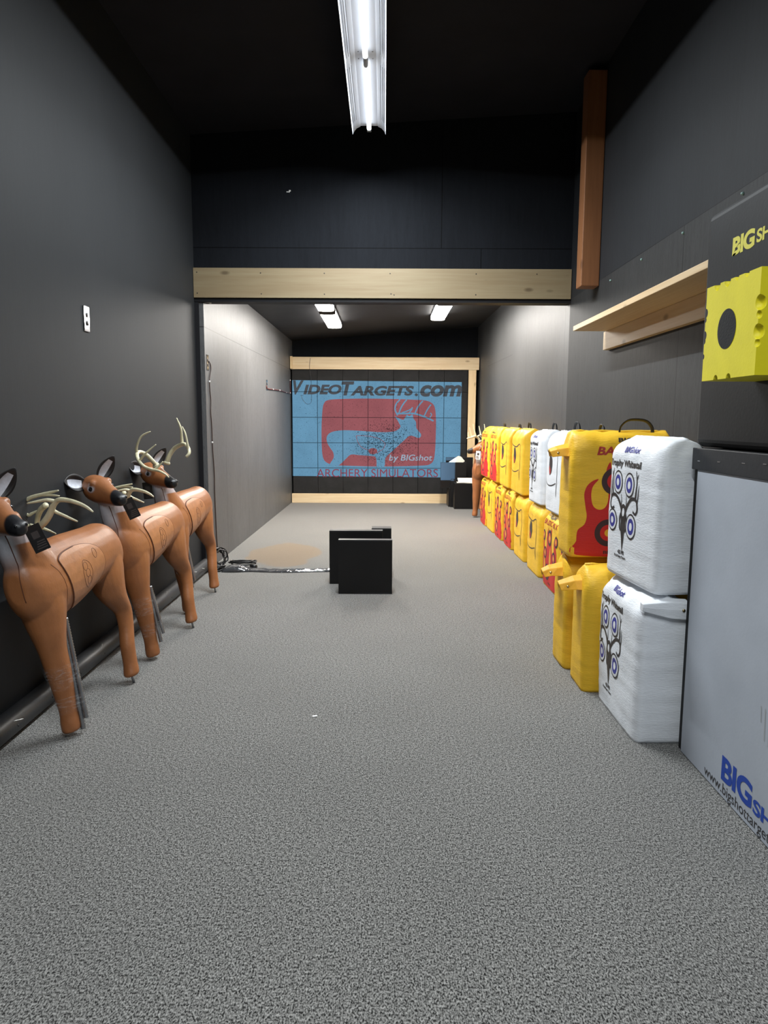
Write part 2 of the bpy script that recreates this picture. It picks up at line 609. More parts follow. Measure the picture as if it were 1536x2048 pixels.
def fit_text(s, x0, x1, y0, y1, bold=0.0, shear=0.0, space=1.0):
    """lettering scaled to fill the rectangle"""
    vs, fs = text_tris(s, 1.0, bold, shear, space)
    ax, bx = min(v[0] for v in vs), max(v[0] for v in vs)
    ay, by = min(v[1] for v in vs), max(v[1] for v in vs)
    return [(x0 + (x - ax) / (bx - ax) * (x1 - x0), y0 + (y - ay) / (by - ay) * (y1 - y0)) for x, y in vs], fs


def poly_tris(loops):
    loops3 = [[Vector((p[0], p[1], 0)) for p in lp] for lp in loops]
    vs = [(p.x, p.y) for lp in loops3 for p in lp]
    return vs, [tuple(t) for t in tessellate_polygon(loops3)]


def curve2(pts, sub=5, closed=True):
    P = [Vector((p[0], p[1], 0)) for p in pts]
    n = len(P)
    out = []
    rng = n if closed else n - 1
    for i in range(rng):
        if closed:
            p0, p1, p2, p3 = P[(i - 1) % n], P[i], P[(i + 1) % n], P[(i + 2) % n]
        else:
            p0, p1, p2, p3 = P[max(0, i - 1)], P[i], P[i + 1], P[min(n - 1, i + 2)]
        for k in range(sub):
            t = k / sub
            q = 0.5 * ((2 * p1) + (p2 - p0) * t + (2 * p0 - 5 * p1 + 4 * p2 - p3) * t * t + (3 * p1 - p0 - 3 * p2 + p3) * t ** 3)
            out.append((q.x, q.y))
    if not closed:
        out.append((P[-1].x, P[-1].y))
    return out


def ellipse(cx, cy, rx, ry, seg=28):
    return [(cx + rx * math.cos(2 * PI * i / seg), cy + ry * math.sin(2 * PI * i / seg)) for i in range(seg)]


def stroke(pts, w, sub=5):
    """a line of varying width as a polygon"""
    P = curve2(pts, sub, False) if len(pts) > 2 else pts
    n = len(P)
    vs, fs = [], []
    for i, p in enumerate(P):
        a, b = P[max(0, i - 1)], P[min(n - 1, i + 1)]
        dx, dy = b[0] - a[0], b[1] - a[1]
        L = math.hypot(dx, dy) or 1
        if callable(w):
            h = w(i / (n - 1)) / 2
        else:
            h = w / 2
        vs += [(p[0] - dy / L * h, p[1] + dx / L * h), (p[0] + dy / L * h, p[1] - dx / L * h)]
    for i in range(n - 1):
        fs.append((2 * i, 2 * i + 1, 2 * i + 3, 2 * i + 2))
    return vs, fs


def drape(mb, shape, fn, mi, off, cell=0.03):
    """cut a flat shape by a fine grid and lay it on a surface: fn(u, v, off) -> point or None"""
    vs, fs = shape
    bm = bmesh.new()
    bv = [bm.verts.new((x, y, 0)) for x, y in vs]
    for f in fs:
        if len(set(f)) < 3:
            continue
        try:
            bm.faces.new([bv[i] for i in f])
        except ValueError:
            pass
    if cell and bm.faces:
        for ax in (0, 1):
            lo = min(v.co[ax] for v in bm.verts)
            hi = max(v.co[ax] for v in bm.verts)
            k = math.floor(lo / cell) + 1
            while k * cell < hi:
                co = Vector((0, 0, 0))
                co[ax] = k * cell
                no = Vector((0, 0, 0))
                no[ax] = 1
                bmesh.ops.bisect_plane(bm, geom=bm.verts[:] + bm.edges[:] + bm.faces[:], dist=1e-6, plane_co=co, plane_no=no)
                k += 1
    bm.verts.index_update()
    pts = [fn(v.co.x, v.co.y, off) for v in bm.verts]
    used, idx, out, faces = {}, [], [], []
    for f in bm.faces:
        ids = [v.index for v in f.verts]
        if any(pts[i] is None for i in ids):
            continue
        loc = []
        for i in ids:
            if i not in used:
                used[i] = len(out)
                out.append(pts[i])
            loc.append(used[i])
        faces.append(loc)
    bm.free()
    mb.add(out, faces, mi, True)


# ------------------------------------------------------------------ the setting
NL, NR = -1.90, 1.85           # near side walls
HY = 7.30                      # plane of the header
FL0, FL1 = -1.815, -1.735      # far left wall at the header and at the target
FR1 = 1.745
BACK = -3.2

o = MB(); o.box(NL - 0.2, NR + 0.2, BACK, 13.75, -0.12, 0.0)
struct(o.build('floor', M['carpet']))
o = MB(); o.box(NL - 0.15, NL, BACK, HY, 0, 4.75)
struct(o.build('wall_left', M['wall_near']))
o = MB(); o.hexa([(NL - 0.15, HY + 0.004, 0), (FL0, HY + 0.004, 0), (FL1, 13.72, 0), (NL - 0.15, 13.72, 0)], [(NL - 0.15, HY + 0.004, 3.6), (FL0, HY + 0.004, 3.6), (FL1, 13.72, 3.6), (NL - 0.15, 13.72, 3.6)])
struct(o.build('wall_far_left', M['wall_far_left']))
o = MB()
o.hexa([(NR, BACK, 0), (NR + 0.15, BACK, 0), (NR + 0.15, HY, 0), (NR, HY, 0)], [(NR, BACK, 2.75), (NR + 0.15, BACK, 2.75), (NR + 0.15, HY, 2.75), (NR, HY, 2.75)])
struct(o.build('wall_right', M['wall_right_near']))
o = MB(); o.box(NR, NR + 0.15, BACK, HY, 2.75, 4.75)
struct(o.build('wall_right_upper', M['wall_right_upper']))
o = MB()
o.hexa([(NR, HY, 0), (NR + 0.15, HY, 0), (NR + 0.15, 13.72, 0), (FR1, 13.72, 0)], [(NR, HY, 3.6), (NR + 0.15, HY, 3.6), (NR + 0.15, 13.72, 3.6), (FR1, 13.72, 3.6)])
struct(o.build('wall_far_right', M['wall_right']))
o = MB(); o.box(NL - 0.15, NR + 0.15, BACK - 0.15, BACK, 0, 4.75)
struct(o.build('wall_back', M['wall_near']))
o = MB(); o.box(NL, NR, HY, HY + 0.14, 2.755, 4.75)
struct(o.build('wall_header', M['wall_header']))
o = MB(); o.box(NL - 0.15, NR + 0.15, 13.60, 13.72, 0, 3.6)
struct(o.build('wall_far', M['wall_header']))
o = MB(); o.hexa([(NL - 0.15, BACK, 4.28), (NR + 0.15, BACK, 4.52), (NR + 0.15, HY + .1, 4.52), (NL - 0.15, HY + .1, 4.28)], [(NL - 0.15, BACK, 4.75), (NR + 0.15, BACK, 4.75), (NR + 0.15, HY + .1, 4.75), (NL - 0.15, HY + .1, 4.75)])
struct(o.build('ceiling', M['ceiling']))


def far_ceil(x):
    return 3.02 + (x + 1.72) * (0.265 / 3.42)


o = MB()
a, b = NL - 0.1, NR + 0.1
o.hexa([(a, HY + 0.14, far_ceil(a) + .04), (b, HY + 0.14, far_ceil(b) + .04), (b, 13.7, far_ceil(b) - .01), (a, 13.7, far_ceil(a) - .01)], [(a, HY + 0.14, 3.65), (b, HY + 0.14, 3.65), (b, 13.7, 3.65), (a, 13.7, 3.65)])
struct(o.build('ceiling_far', M['ceiling_far']))

# timber: header plank with its black batten, brown post, frame of the target wall
o = MB(); o.box(NL + 0.004, NR - 0.006, HY - 0.042, HY, 2.748, 3.033)
for i, (x, z) in enumerate([(-1.86, 2.99), (-1.86, 2.79), (-1.23, 2.985), (-1.225, 2.785), (-.6, 2.985), (-.6, 2.785), (.05, 2.985), (.06, 2.79), (.09, 2.78), (.9, 2.985), (.9, 2.785), (1.5, 2.985)]):
    o.disc((x, HY - 0.0425, z), (0, -1, 0), 0.006, 8, 1, 0.001)
struct(o.build('trim_1', [M['pine_header'], M['ink_black']], bevel=0.004))
o = MB(); o.box(NL, NR, HY - 0.02, HY + 0.14, 2.712, 2.748)
struct(o.build('trim_2', M['black_trim']))
o = MB(); o.box(1.690, 1.848, 6.33, 6.49, 2.705, 4.45)
struct(o.build('trim_3', M['post'], bevel=0.006))
o = MB(); o.box(NL + 0.001, NL + 0.042, HY - 0.014, HY - 0.001, 0.0, 2.71)
struct(o.build('trim_4', M['black_trim']))

TY = 13.30                      # face of the target wall
tw = thing('foam_target_wall', 'wall of black foam blocks at the end of the lane showing the projected deer emblem', 'archery target', (0, 0, 0))
cols = [SEAM_X0 + TILE * k for k in range(8)]
rows = [0.18, SEAM_Z0] + [SEAM_Z0 + TILE * k for k in range(1, 5)]
rows[-1] = 2.47
zs = [0.18, SEAM_Z0, SEAM_Z0 + TILE, SEAM_Z0 + 2 * TILE, SEAM_Z0 + 3 * TILE, 2.47]
cols[-1] = 1.535
for i in range(7):
    for j in range(5):
        b_ = MB()
        dy = random.uniform(0, 0.004)
        b_.box(cols[i] + 0.002, cols[i + 1] - 0.002, TY + dy, TY + 0.28, zs[j] + 0.002, zs[j + 1] - 0.002)
        b_.build('foam_block', M['foam_black'], tw, bevel=0.004)
o = MB(); o.box(FL1 + 0.005, 1.735, TY - 0.045, TY - 0.003, 2.468, 2.69)
struct(o.build('trim_5', M['pine_x'], bevel=0.004))
o = MB(); o.box(FL1 + 0.004, FL1 + 0.05, TY - 0.075, TY - 0.046, 2.478, 2.70)
struct(o.build('trim_9', M['pine_z'], bevel=0.003))
o = MB(); o.box(1.545, 1.685, TY - 0.045, TY - 0.003, 0.40, 2.466)
struct(o.build('trim_6', M['pine_z'], bevel=0.003))
o = MB(); o.box(1.545, 1.735, TY - 0.044, TY - 0.003, 0.18, 0.398)
struct(o.build('trim_7', M['pine_x'], bevel=0.003))
o = MB(); o.box(FL1 + 0.005, 1.735, TY - 0.045, TY - 0.003, 0.0, 0.176)
struct(o.build('trim_8', M['pine_x'], bevel=0.004))

# the projected picture, laid on the blocks
PYY = TY - 0.004


def wallpt(u, v, off):          # u, v measured on the photograph's crop of the target wall
    p = at(580 + u / 4.042, 740 + v / 4.042, PYY)
    return Vector((p.x, PYY - off, p.z))


S = {}
S['sky'] = screen_mat('projected_blue', (0.125, 0.285, 0.43))
S['red'] = screen_mat('projected_red', (0.30, 0.085, 0.095))
S['grey'] = screen_mat('projected_grey', (0.065, 0.068, 0.075), holes=False)
S['white'] = screen_mat('projected_pale', (0.30, 0.40, 0.50), holes=False)
S['crimson'] = screen_mat('projected_crimson', (0.24, 0.05, 0.075), holes=False)
pic = MB()
drape(pic, poly_tris([[(18, 82), (1388, 98), (1372, 870), (22, 856)]]), wallpt, 0, 0.0, None)
picture = pic.build('projected_picture', S['sky'], tw)
picture['label'] = 'pale blue projected picture'


def rounded(x0, y0, x1, y1, r, seg=8):
    out = []
    for cx, cy, a in ((x1 - r, y0 + r, -PI / 2), (x1 - r, y1 - r, 0), (x0 + r, y1 - r, PI / 2), (x0 + r, y0 + r, PI)):
        for k in range(seg + 1):
            t = a + PI / 2 * k / seg
            out.append((cx + r * math.cos(t), cy + r * math.sin(t)))
    return out


flip = lambda sh: ([(x, -y) for x, y in sh[0]], sh[1])
mb_ = MB()
rr = curve2([(255, 480), (262, 330), (275, 270), (310, 243), (420, 234), (620, 231), (820, 234), (1000, 240), (1100, 248), (1150, 270), (1172, 310), (1180, 400), (1178, 540), (1172, 660), (1160, 730), (1130, 762), (1080, 772), (900, 778), (700, 780), (500, 775), (360, 768), (300, 750), (270, 715), (258, 640)], 5)
drape(mb_, poly_tris([rr]), wallpt, 0, 0.002, None)
e_ = mb_.build('red_emblem', S['red'], picture)
mb_ = MB()
body = curve2([(322, 762), (352, 712), (350, 668), (325, 630), (302, 590), (296, 545), (318, 512), (365, 494), (440, 487), (540, 490), (640, 497), (740, 503), (815, 500), (862, 488), (893, 460), (884, 435), (868, 405), (848, 374), (880, 390), (915, 403), (930, 385), (945, 362), (965, 372), (990, 360), (998, 392), (1018, 420), (1022, 470), (1045, 500), (1060, 522), (1052, 545), (1030, 548), (1000, 536), (965, 532), (930, 562), (890, 598), (845, 640), (800, 680), (770, 716), (762, 782), (704, 784), (700, 745), (690, 702), (640, 694), (560, 688), (492, 684), (450, 720), (398, 768), (360, 772)], 3)
drape(mb_, poly_tris([body]), wallpt, 0, 0.004, None)
for pts, w in (([(870, 368), (850, 320), (858, 275), (890, 238)], 11), ([(880, 350), (900, 300), (925, 262), (944, 240)], 11), ([(862, 352), (920, 352), (1000, 352), (1060, 368), (1115, 390), (1160, 412)], 13), ([(960, 350), (985, 318), (988, 300)], 9), ([(1010, 352), (1030, 305), (1055, 270), (1074, 250)], 11), ([(1085, 372), (1105, 330), (1125, 298), (1140, 280)], 10), ([(1128, 388), (1144, 362), (1134, 346)], 8), ([(905, 345), (950, 330), (985, 312)], 9)):
    drape(mb_, stroke(pts, w, 4), wallpt, 0, 0.004, None)
mb_.build('deer_silhouette', S['sky'], picture)
mb_ = MB()
vit = curve2([(534, 532), (580, 530), (650, 537), (710, 552), (752, 575), (768, 600), (755, 635), (720, 660), (700, 672)], 5, False)
drape(mb_, stroke(vit, 4, 1), wallpt, 0, 0.006, None)
drape(mb_, stroke(curve2([(534, 532), (548, 580), (570, 615), (600, 635), (640, 648)], 5, False), 4, 1), wallpt, 0, 0.006, None)
drape(mb_, poly_tris([ellipse(670, 656, 36, 25)]), wallpt, 0, 0.0065, None)
mb_.build('vital_outline', S['red'], picture)
mb_ = MB()
# title: small capitals with tall V and T, then .com
for s, x0, x1, yb, yt, sh, bo in (('V', 24, 112, 198, 84, 0.28, .04), ('IDEO', 108, 418, 198, 118, 0.22, .045), ('T', 415, 520, 206, 92, 0.22, .045), ('ARGETS', 488, 1002, 208, 128, 0.22, .045), ('.', 1008, 1034, 212, 188, 0, .02), ('com', 1052, 1390, 216, 122, 0.22, .04)):
    vs, fs = fit_text(s, x0, x1, -yb, -yt, bo, sh)
    drape(mb_, ([(x, -y) for x, y in vs], fs), wallpt, 0, 0.003, None)
mb_.build('title_lettering', S['grey'], picture)
mb_ = MB()
vs, fs = fit_text('by BIGshot', 800, 1150, -748, -684, 0.012, 0.18)
drape(mb_, ([(x, -y) for x, y in vs], fs), wallpt, 0, 0.005, None)
mb_.build('brand_lettering', S['white'], picture)
mb_ = MB()
vs, fs = fit_text('ARCHERY SIMULATORS', 216, 1196, -866, -800, 0.0, 0.0)
drape(mb_, ([(x, -y) for x, y in vs], fs), wallpt, 0, 0.003, None)
mb_.build('tagline_lettering', S['crimson'], picture)


# ------------------------------------------------------------------ lamps
def strip_lamp(y0, y1, x, z, label, group, watts=STRIP_WATTS):
    t = thing('strip_light', label, 'ceiling light', (x, (y0 + y1) / 2, z), group=group)
    h = (y1 - y0) / 2
    sp = MB()
    prof = [(-0.145, 0.0), (-0.130, 0.030), (-0.110, 0.052), (-0.078, 0.068), (-0.076, 0.074), (0.076, 0.074), (0.078, 0.068), (0.110, 0.052), (0.130, 0.030), (0.145, 0.0)]
    up = [(px * 1.02, pz + 0.004) for px, pz in prof]
    ring = prof + list(reversed(up))
    sp.rings([[Vector((p[0], yy, p[1])) for p in ring] for yy in (-h, h)], 0, False, True)
    sp.build('reflector', M['white_metal'], t)
    for s in (-1, 1):
        for k in range(2):
            ya, yb_ = (-h + 0.10, -0.08) if k == 0 else (0.08, h - 0.22)
            for q in range(3):
                sl = MB()
                f0 = 0.25 + 0.2 * q
                xa, za = 0.145 - 0.06 * f0, 0.0 + 0.062 * f0
                sl.box(s * xa - 0.0015, s * xa + 0.0015, ya, yb_, za - 0.003, za + 0.0015)
                sl.build('slot', M['grey_metal'], t)
    bx = MB(); bx.box(-0.06, 0.06, -h + 0.01, h - 0.01, 0.080, 0.14)
    bx.build('ballast_housing', M['white_metal'], t)
    for yy in (-h * 0.8, h * 0.8):
        rods = MB()
        rods.tube([(0, yy, 0.14), (0, yy, 4.33 - z + 0.09)], 0.008, 8)
        rods.build('hanger', M['steel'], t)
    for k, (ya, yb_) in enumerate(((-h + 0.04, -0.07), (0.07, h - 0.04))):
        tb = MB(); tb.tube([(0, ya, 0.034), (0, yb_, 0.034)], 0.019, 14)
        tb.build('fluorescent_tube', M['tube_on'], t)
    for sgn in (-1, 1):
        al = bpy.data.lights.new('strip_glow', 'AREA')
        al.shape = 'RECTANGLE'
        al.size, al.size_y = 0.016, 2 * h - 0.1
        al.energy = watts
        al.color = (0.92, 0.97, 1.0)
        al.spread = math.radians(165)
        lo = bpy.data.objects.new('strip_glow', al)
        COL.objects.link(lo)
        lo.parent = t
        lo.location = (sgn * 0.008, 0, 0.011)
        lo.rotation_euler = (0, -sgn * math.radians(10), 0)
    so = MB()
    so.tube([(0, -0.069, 0.034), (0, 0.069, 0.034)], 0.017, 12)
    so.box(-0.018, 0.018, -0.025, 0.025, 0.034, 0.074)
    so.build('socket', M['grey_metal'], t, bevel=0.005)
    for s in (-1, 1):
        so = MB(); so.box(-0.018, 0.018, s * (h - 0.038) - 0.016, s * (h - 0.038) + 0.016, 0.012, 0.074)
        so.build('socket', M['grey_metal'], t, bevel=0.004)
    for xx, yy in ((-0.05, 0.05), (0.05, 0.05), (-0.05, -0.05), (0.05, -0.05)):
        sc = MB()
        sc.disc((xx, yy, 0.073), (0, 0, -1), 0.006, 8, 0, 0.002)
        sc.build('screw', M['steel'], t)
    return t


strip_lamp(4.19, 6.64, -0.145, 4.045, 'long white two-tube strip light hanging under the black ceiling before the header', 'white strip lights')
strip_lamp(-1.0, 1.45, -0.145, 4.045, 'long white two-tube strip light overhead behind the viewer', 'white strip lights', STRIP_WATTS * 0.62)


def wrap_lamp(x, y0, y1, label):
    zc = far_ceil(x) + 0.04 - 0.05 * ((y0 + y1) / 2 - HY - 0.14) / 6.26 - 0.018
    t = thing('wraparound_light', label, 'ceiling light', (x, (y0 + y1) / 2, zc), group='lit wraparound lights of the far section')
    h = (y1 - y0) / 2
    ms = MB(); ms.box(-0.11, 0.11, -h, h, -0.028, 0.006)
    ms.build('housing', M['white_metal'], t)
    ln = MB()
    prof = [(-0.108, -0.028), (-0.107, -0.070), (-0.098, -0.082), (-0.03, -0.087), (0.03, -0.087), (0.098, -0.082), (0.107, -0.070), (0.108, -0.028)]
    ln.rings([[Vector((p[0], yy, p[1])) for p in prof] for yy in (-h + 0.018, h - 0.018)], 0, False, True)
    ln.m = [0 if i in (2, 3, 4) else 1 for i in range(len(ln.m))]
    ln.build('lens', [M['lens_on'], M['lens_side']], t)
    for s in (-1, 1):
        c = MB()
        prof2 = [(px * 1.05, pz * 1.06 + 0.002) for px, pz in prof]
        ya, yb_ = (h - 0.018, h + 0.022) if s > 0 else (-h - 0.022, -h + 0.018)
        c.rings([[Vector((p[0], yy, p[1])) for p in prof2] for yy in (ya, yb_)], 0, False, True)
        c.build('end_cap', M['lamp_cap'], t)
    return t


wrap_lamp(-0.80, 8.78, 9.94, 'left-hand far ceiling light, the one nearer the header plank')
wrap_lamp(-0.80, 10.14, 11.62, 'left-hand far ceiling light, the one nearer the target wall')
wrap_lamp(0.84, 8.78, 9.94, 'right-hand far ceiling light, its end just showing under the header plank')
wrap_lamp(0.84, 10.14, 11.62, 'right-hand far ceiling light, the one nearer the target wall')

# ------------------------------------------------------------------ shelf on the right wall
sh = thing('wall_shelf', 'raw pine shelf on the right wall running behind the black target block', 'shelf', (NR, 4.66, 2.28))
b_ = MB(); b_.box(-0.31, -0.002, -1.26, 1.29, -0.003, 0.036)
b_.build('shelf_board', M['pine_y'], sh, bevel=0.003)
b_ = MB(); b_.box(-0.045, -0.002, -1.26, 1.34, -0.150, -0.004)
b_.build('ledger_board', M['pine_y'], sh, bevel=0.003)

# small plastic anchors left in the wall
for i, (px, py, lab) in enumerate(((1366, 466, 'above the middle of the shelf'), (1485, 387, 'above the black target block'), (1283, 519, 'left of the upright panel joint'), (1221, 561, 'nearest the brown post'))):
    p = at_x(px, py, NR - 0.004)
    b_ = MB(); b_.tube([(0.004, 0, 0), (-0.007, 0, 0)], [0.010, 0.006], 8)
    o = b_.build('wall_anchor', M['anchor'])
    o.location = p
    tag(o, 'teal plastic anchor in the right wall, ' + lab, 'wall anchor', 'plastic anchors along the panel joint')
p = at(577, 383, HY - 0.004)
b_ = MB(); b_.box(-0.02, 0.012, -0.002, 0.004, -0.008, 0.0); b_.box(0.004, 0.022, -0.002, 0.004, 0.0, 0.014)
o = b_.build('tape_scrap', M['white_plastic']); o.location = p
tag(o, 'tiny white tape scrap stuck to the black header wall', 'tape scrap')


# ------------------------------------------------------------------ outlets and cords on the left walls
def outlet(p, nx, label, h=0.125, w=0.075):
    t = thing('wall_outlet', label, 'outlet', p)
    b_ = MB(); b_.box(0, 0.006, -w / 2, w / 2, -h / 2, h / 2)
    b_.build('face_plate', M['chrome'], t, bevel=0.003)
    for s in (-1, 1):
        b_ = MB()
        b_.tube([(0.0055, 0, s * 0.025), (0.009, 0, s * 0.025)], 0.0165, 14)
        b_.build('receptacle', M['black_plastic'], t)
    return t


outlet(at_x(172, 638, NL + 0.001), 1, 'chrome outlet plate on the near left wall above the deer', 0.16, 0.085)


def flx(y):                     # face of the far left wall at depth y
    return FL0 + (FL1 - FL0) * (y - HY) / (13.72 - HY)


p1 = at_x(405, 722, -1.81); p1.x = flx(p1.y) + 0.001; p1.y = 7.40
outlet(p1, 1, 'chrome outlet on the far left wall just behind the black corner strip', 0.16, 0.085)
p2 = at_x(534, 770, -1.765); p2.x = flx(p2.y) + 0.001
outlet(p2, 1, 'chrome outlet halfway down the far left wall', 0.16, 0.085)


def cord(name, pts, r, m, label, clips=(), cat='cord'):
    b_ = MB(); b_.tube(pts, r, 7, sub=5)
    o = b_.build(name, m)
    tag(o, label, cat)
    for c in clips:
        k = MB(); k.ball(c, 0.011, 8)
        k.build('cord_clip', M['white_plastic'], o)
    return o


pts = []
for px, py in ((407, 723), (414, 728), (415, 740), (410, 752), (407, 763), (408, 783), (411, 800), (409, 825), (412, 850), (413, 885), (414, 905), (417, 930), (419, 955), (418, 985), (420, 1040), (423, 1090), (428, 1112)):
    q = at(px, py, 7.42)
    pts.append(Vector((flx(7.42) + 0.010, 7.36 + (px - 400) * 0.009, q.z)))
cord('cable_run', pts, 0.0055, M['cord_brown'], 'thin brown cord hanging from the outlet beside the black corner strip', (pts[4], pts[9]))
pts = []
for px, py in ((536, 771), (537, 777), (548, 779), (560, 781), (572, 785), (583, 787), (584, 772), (585, 763)):
    q = at_x(px, py, -1.74)
    yy = min(q.y, 13.2)
    pts.append(Vector((flx(yy) + 0.012, yy, q.z)))
cord('cable_run', pts, 0.007, M['cord_red'], 'dark red cord strung level along the far left wall to the target', [pts[2], pts[3], pts[4], pts[5], pts[7]])
p = at(403, 603, 7.34)
b_ = MB(); b_.tube([(flx(7.4), 7.36, p.z), (flx(7.4) + 0.05, 7.36, p.z)], 0.012, 10); b_.ball((flx(7.4) + 0.055, 7.36, p.z), 0.018, 10)
tag(b_.build('pull_switch', M['white_plastic']), 'small white knob under the left end of the header plank', 'switch')
wire = [at(620.5, 716, TY - 0.05), at(619, 735, TY - 0.05), at(622, 760, TY - 0.05), at(623, 790, TY - 0.03), at(622, 805, TY - 0.03), at(614, 808, TY - 0.03), at(606, 800, TY - 0.03), at(602, 790, TY - 0.03)]
cord('hanging_wire', wire, 0.004, M['black_plastic'], 'thin black wire looping down from the top plank over the target wall', cat='wire')

# coiled cables by the pipe end
rng = random.Random(3)


def coil(c, r, turns, th, m, name, label, tilt=(0, 0, 0), flatten=1.0, jit=0.25):
    pts = []
    n = turns * 14
    R = Matrix.Rotation(tilt[2], 3, 'Z') @ Matrix.Rotation(tilt[1], 3, 'Y') @ Matrix.Rotation(tilt[0], 3, 'X')
    for i in range(n + 1):
        a = 2 * PI * i / 14
        rr_ = r * (1 + jit * math.sin(i * 0.7) * 0.5 + rng.uniform(-jit, jit) * 0.2)
        v = R @ Vector((rr_ * math.cos(a), rr_ * flatten * math.sin(a), (i / n - 0.5) * th * 6 + rng.uniform(-1, 1) * th))
        pts.append(Vector(c) + v)
    b_ = MB(); b_.tube(pts, th, 6, sub=2)
    o = b_.build(name, m)
    return tag(o, label, 'cable')


coil((-1.735, 7.34, 0.115), 0.085, 5, 0.0075, M['black_plastic'], 'cable_coil', 'tangled black cable coil leaning upright at the foot of the far left wall', (PI / 2 * 0.9, 0.0, 0.9), 1.0, 0.6)
coil((-1.725, 7.19, 0.036), 0.070, 6, 0.009, M['black_plastic'], 'cable_coil', 'flat black cable bundle on the carpet before the upright coil', (0, 0, 0.3), 0.8, 0.5)
coil((-1.50, 7.41, 0.045), 0.135, 3, 0.007, M['black_plastic'], 'cable_coil', 'loose black cable loop on the carpet behind the shiny tape strip', (0, 0, 0), 0.55, 0.3)
b_ = MB(); b_.tube([(-1.385, 7.30, 0.028), (-1.335, 7.26, 0.026)], 0.025, 10)
tag(b_.build('power_adapter', M['black_plastic']), 'small black power adapter at the end of the loose cable loop', 'adapter')

# shiny strip taped across the carpet to the boards
st = MB()
n = 60
top, rings = [], []
for i in range(n + 1):
    u = i / n
    x = -1.655 + u * 1.22
    y = 7.18 + 0.02 * math.sin(u * 9)
    w = 0.15 * (1 - 0.3 * u) + (0.05 if u < 0.22 else 0) * math.sin(max(0, u / 0.22) * PI) * 0.8
    hh = 0.022 + (0.045 * math.sin(min(1, u / 0.22) * PI) if u < 0.22 else 0) + 0.010 * noise.noise(Vector((u * 14, 3, 0)))
    ring = []
    for k in range(10):
        a = PI * k / 9
        ring.append(Vector((x, y + w * 0.5 * math.cos(a), 0.002 + (hh + 0.008 * noise.noise(Vector((u * 25, k * 1.1, 1)))) * math.sin(a))))
    rings.append(ring)
st.rings(rings)
tag(st.build('cable_cover_strip', M['duct']), 'shiny crumpled black tape strip running across the carpet to the black boards', 'tape strip')

# scuffed pipe along the foot of the left wall
pp = MB()
pp.tube([(-1.828, 1.2, 0.062), (-1.838, 3.2, 0.062), (-1.838, 5.4, 0.062), (-1.838, 7.24, 0.062)], 0.060, 20, cap=True)
sx = pp
for yy, ang in ((2.9, .9), (3.28, .6), (3.72, .8), (4.35, .7), (4.9, 1.0), (5.2, .5), (5.75, .9), (6.3, .7), (6.6, 1.0), (6.85, .6)):
    pts = []
    for k in range(5):
        a2 = ang + 0.09 * k * (1 if int(yy * 10) % 2 else -1)
        pts.append((-1.838 + 0.0602 * math.cos(a2), yy + 0.018 * k, 0.062 + 0.0602 * math.sin(a2)))
    sx.tube(pts, [0.001, 0.0025, 0.002, 0.003, 0.001], 5, 1)
hx = pp
for i in range(16):
    yy = 1.5 + i * 0.36
    a2 = 0.05
    hx.disc((-1.838 + 0.060 * math.cos(a2), yy, 0.062 + 0.060 * math.sin(a2)), (math.cos(a2), 0, math.sin(a2)), 0.006, 8, 2, 0.0008)
tag(pp.build('floor_pipe', [M['pipe'], M['white_plastic'], M['ink_black']]), 'long scuffed black plastic pipe lying along the foot of the left wall', 'pipe')


# ------------------------------------------------------------------ black boards standing in the lane
def board(x0, x1, y0, y1, z0, z1, label, name='shield_board', rot=0.0, group='black square boards', cat='board'):
    cx, cy = (x0 + x1) / 2, (y0 + y1) / 2
    b_ = MB(); b_.box(x0 - cx, x1 - cx, y0 - cy, y1 - cy, 0, z1 - z0)
    b_.box(x0 - cx + 0.004, x1 - cx - 0.004, y0 - cy - 0.0012, y0 - cy + 0.0005, z1 - z0 - 0.010, z1 - z0 - 0.007, 1)
    b_.box(x0 - cx + 0.15, x1 - cx - 0.01, y0 - cy - 0.0012, y0 - cy + 0.0005, 0.008, 0.0105, 1)
    o = b_.build(name, [M['board_black'], M['strap_grey']], bevel=0.004)
    o.location = (cx, cy, z0)
    o.rotation_euler = (0, 0, rot)
    tag(o, label, cat, group)
    return o


board(-0.405, 0.075, 6.225, 6.30, 0.0, 0.492, 'front black square board standing on the carpet in the middle of the lane')
board(-0.515, -0.012, 6.615, 6.70, 0.0, 0.514, 'taller black square board standing just behind the front board in the lane')
t = board(-0.12, 0.073, 6.86, 7.0, 0.0, 0.50, 'small black box peeking out behind the right edge of the two lane boards', 'equipment_box', group=None, cat='box')
pj = thing('projector', 'black projector on the carpet hidden behind the lane boards', 'projector', (PRJ.x, PRJ.y - 0.16, 0.0))
b_ = MB(); b_.box(-0.14, 0.14, -0.13, 0.13, 0.20, 0.345); b_.build('casing', M['black_plastic'], pj, bevel=0.01)
b_ = MB(); b_.box(-0.12, 0.12, -0.10, 0.10, 0.0, 0.199); b_.build('stand', M['black_plastic'], pj, bevel=0.01)
b_ = MB(); b_.tube([(0, 0.131, 0.30), (0, 0.145, 0.30)], 0.03, 14); b_.build('lens_ring', M['grey_metal'], pj)

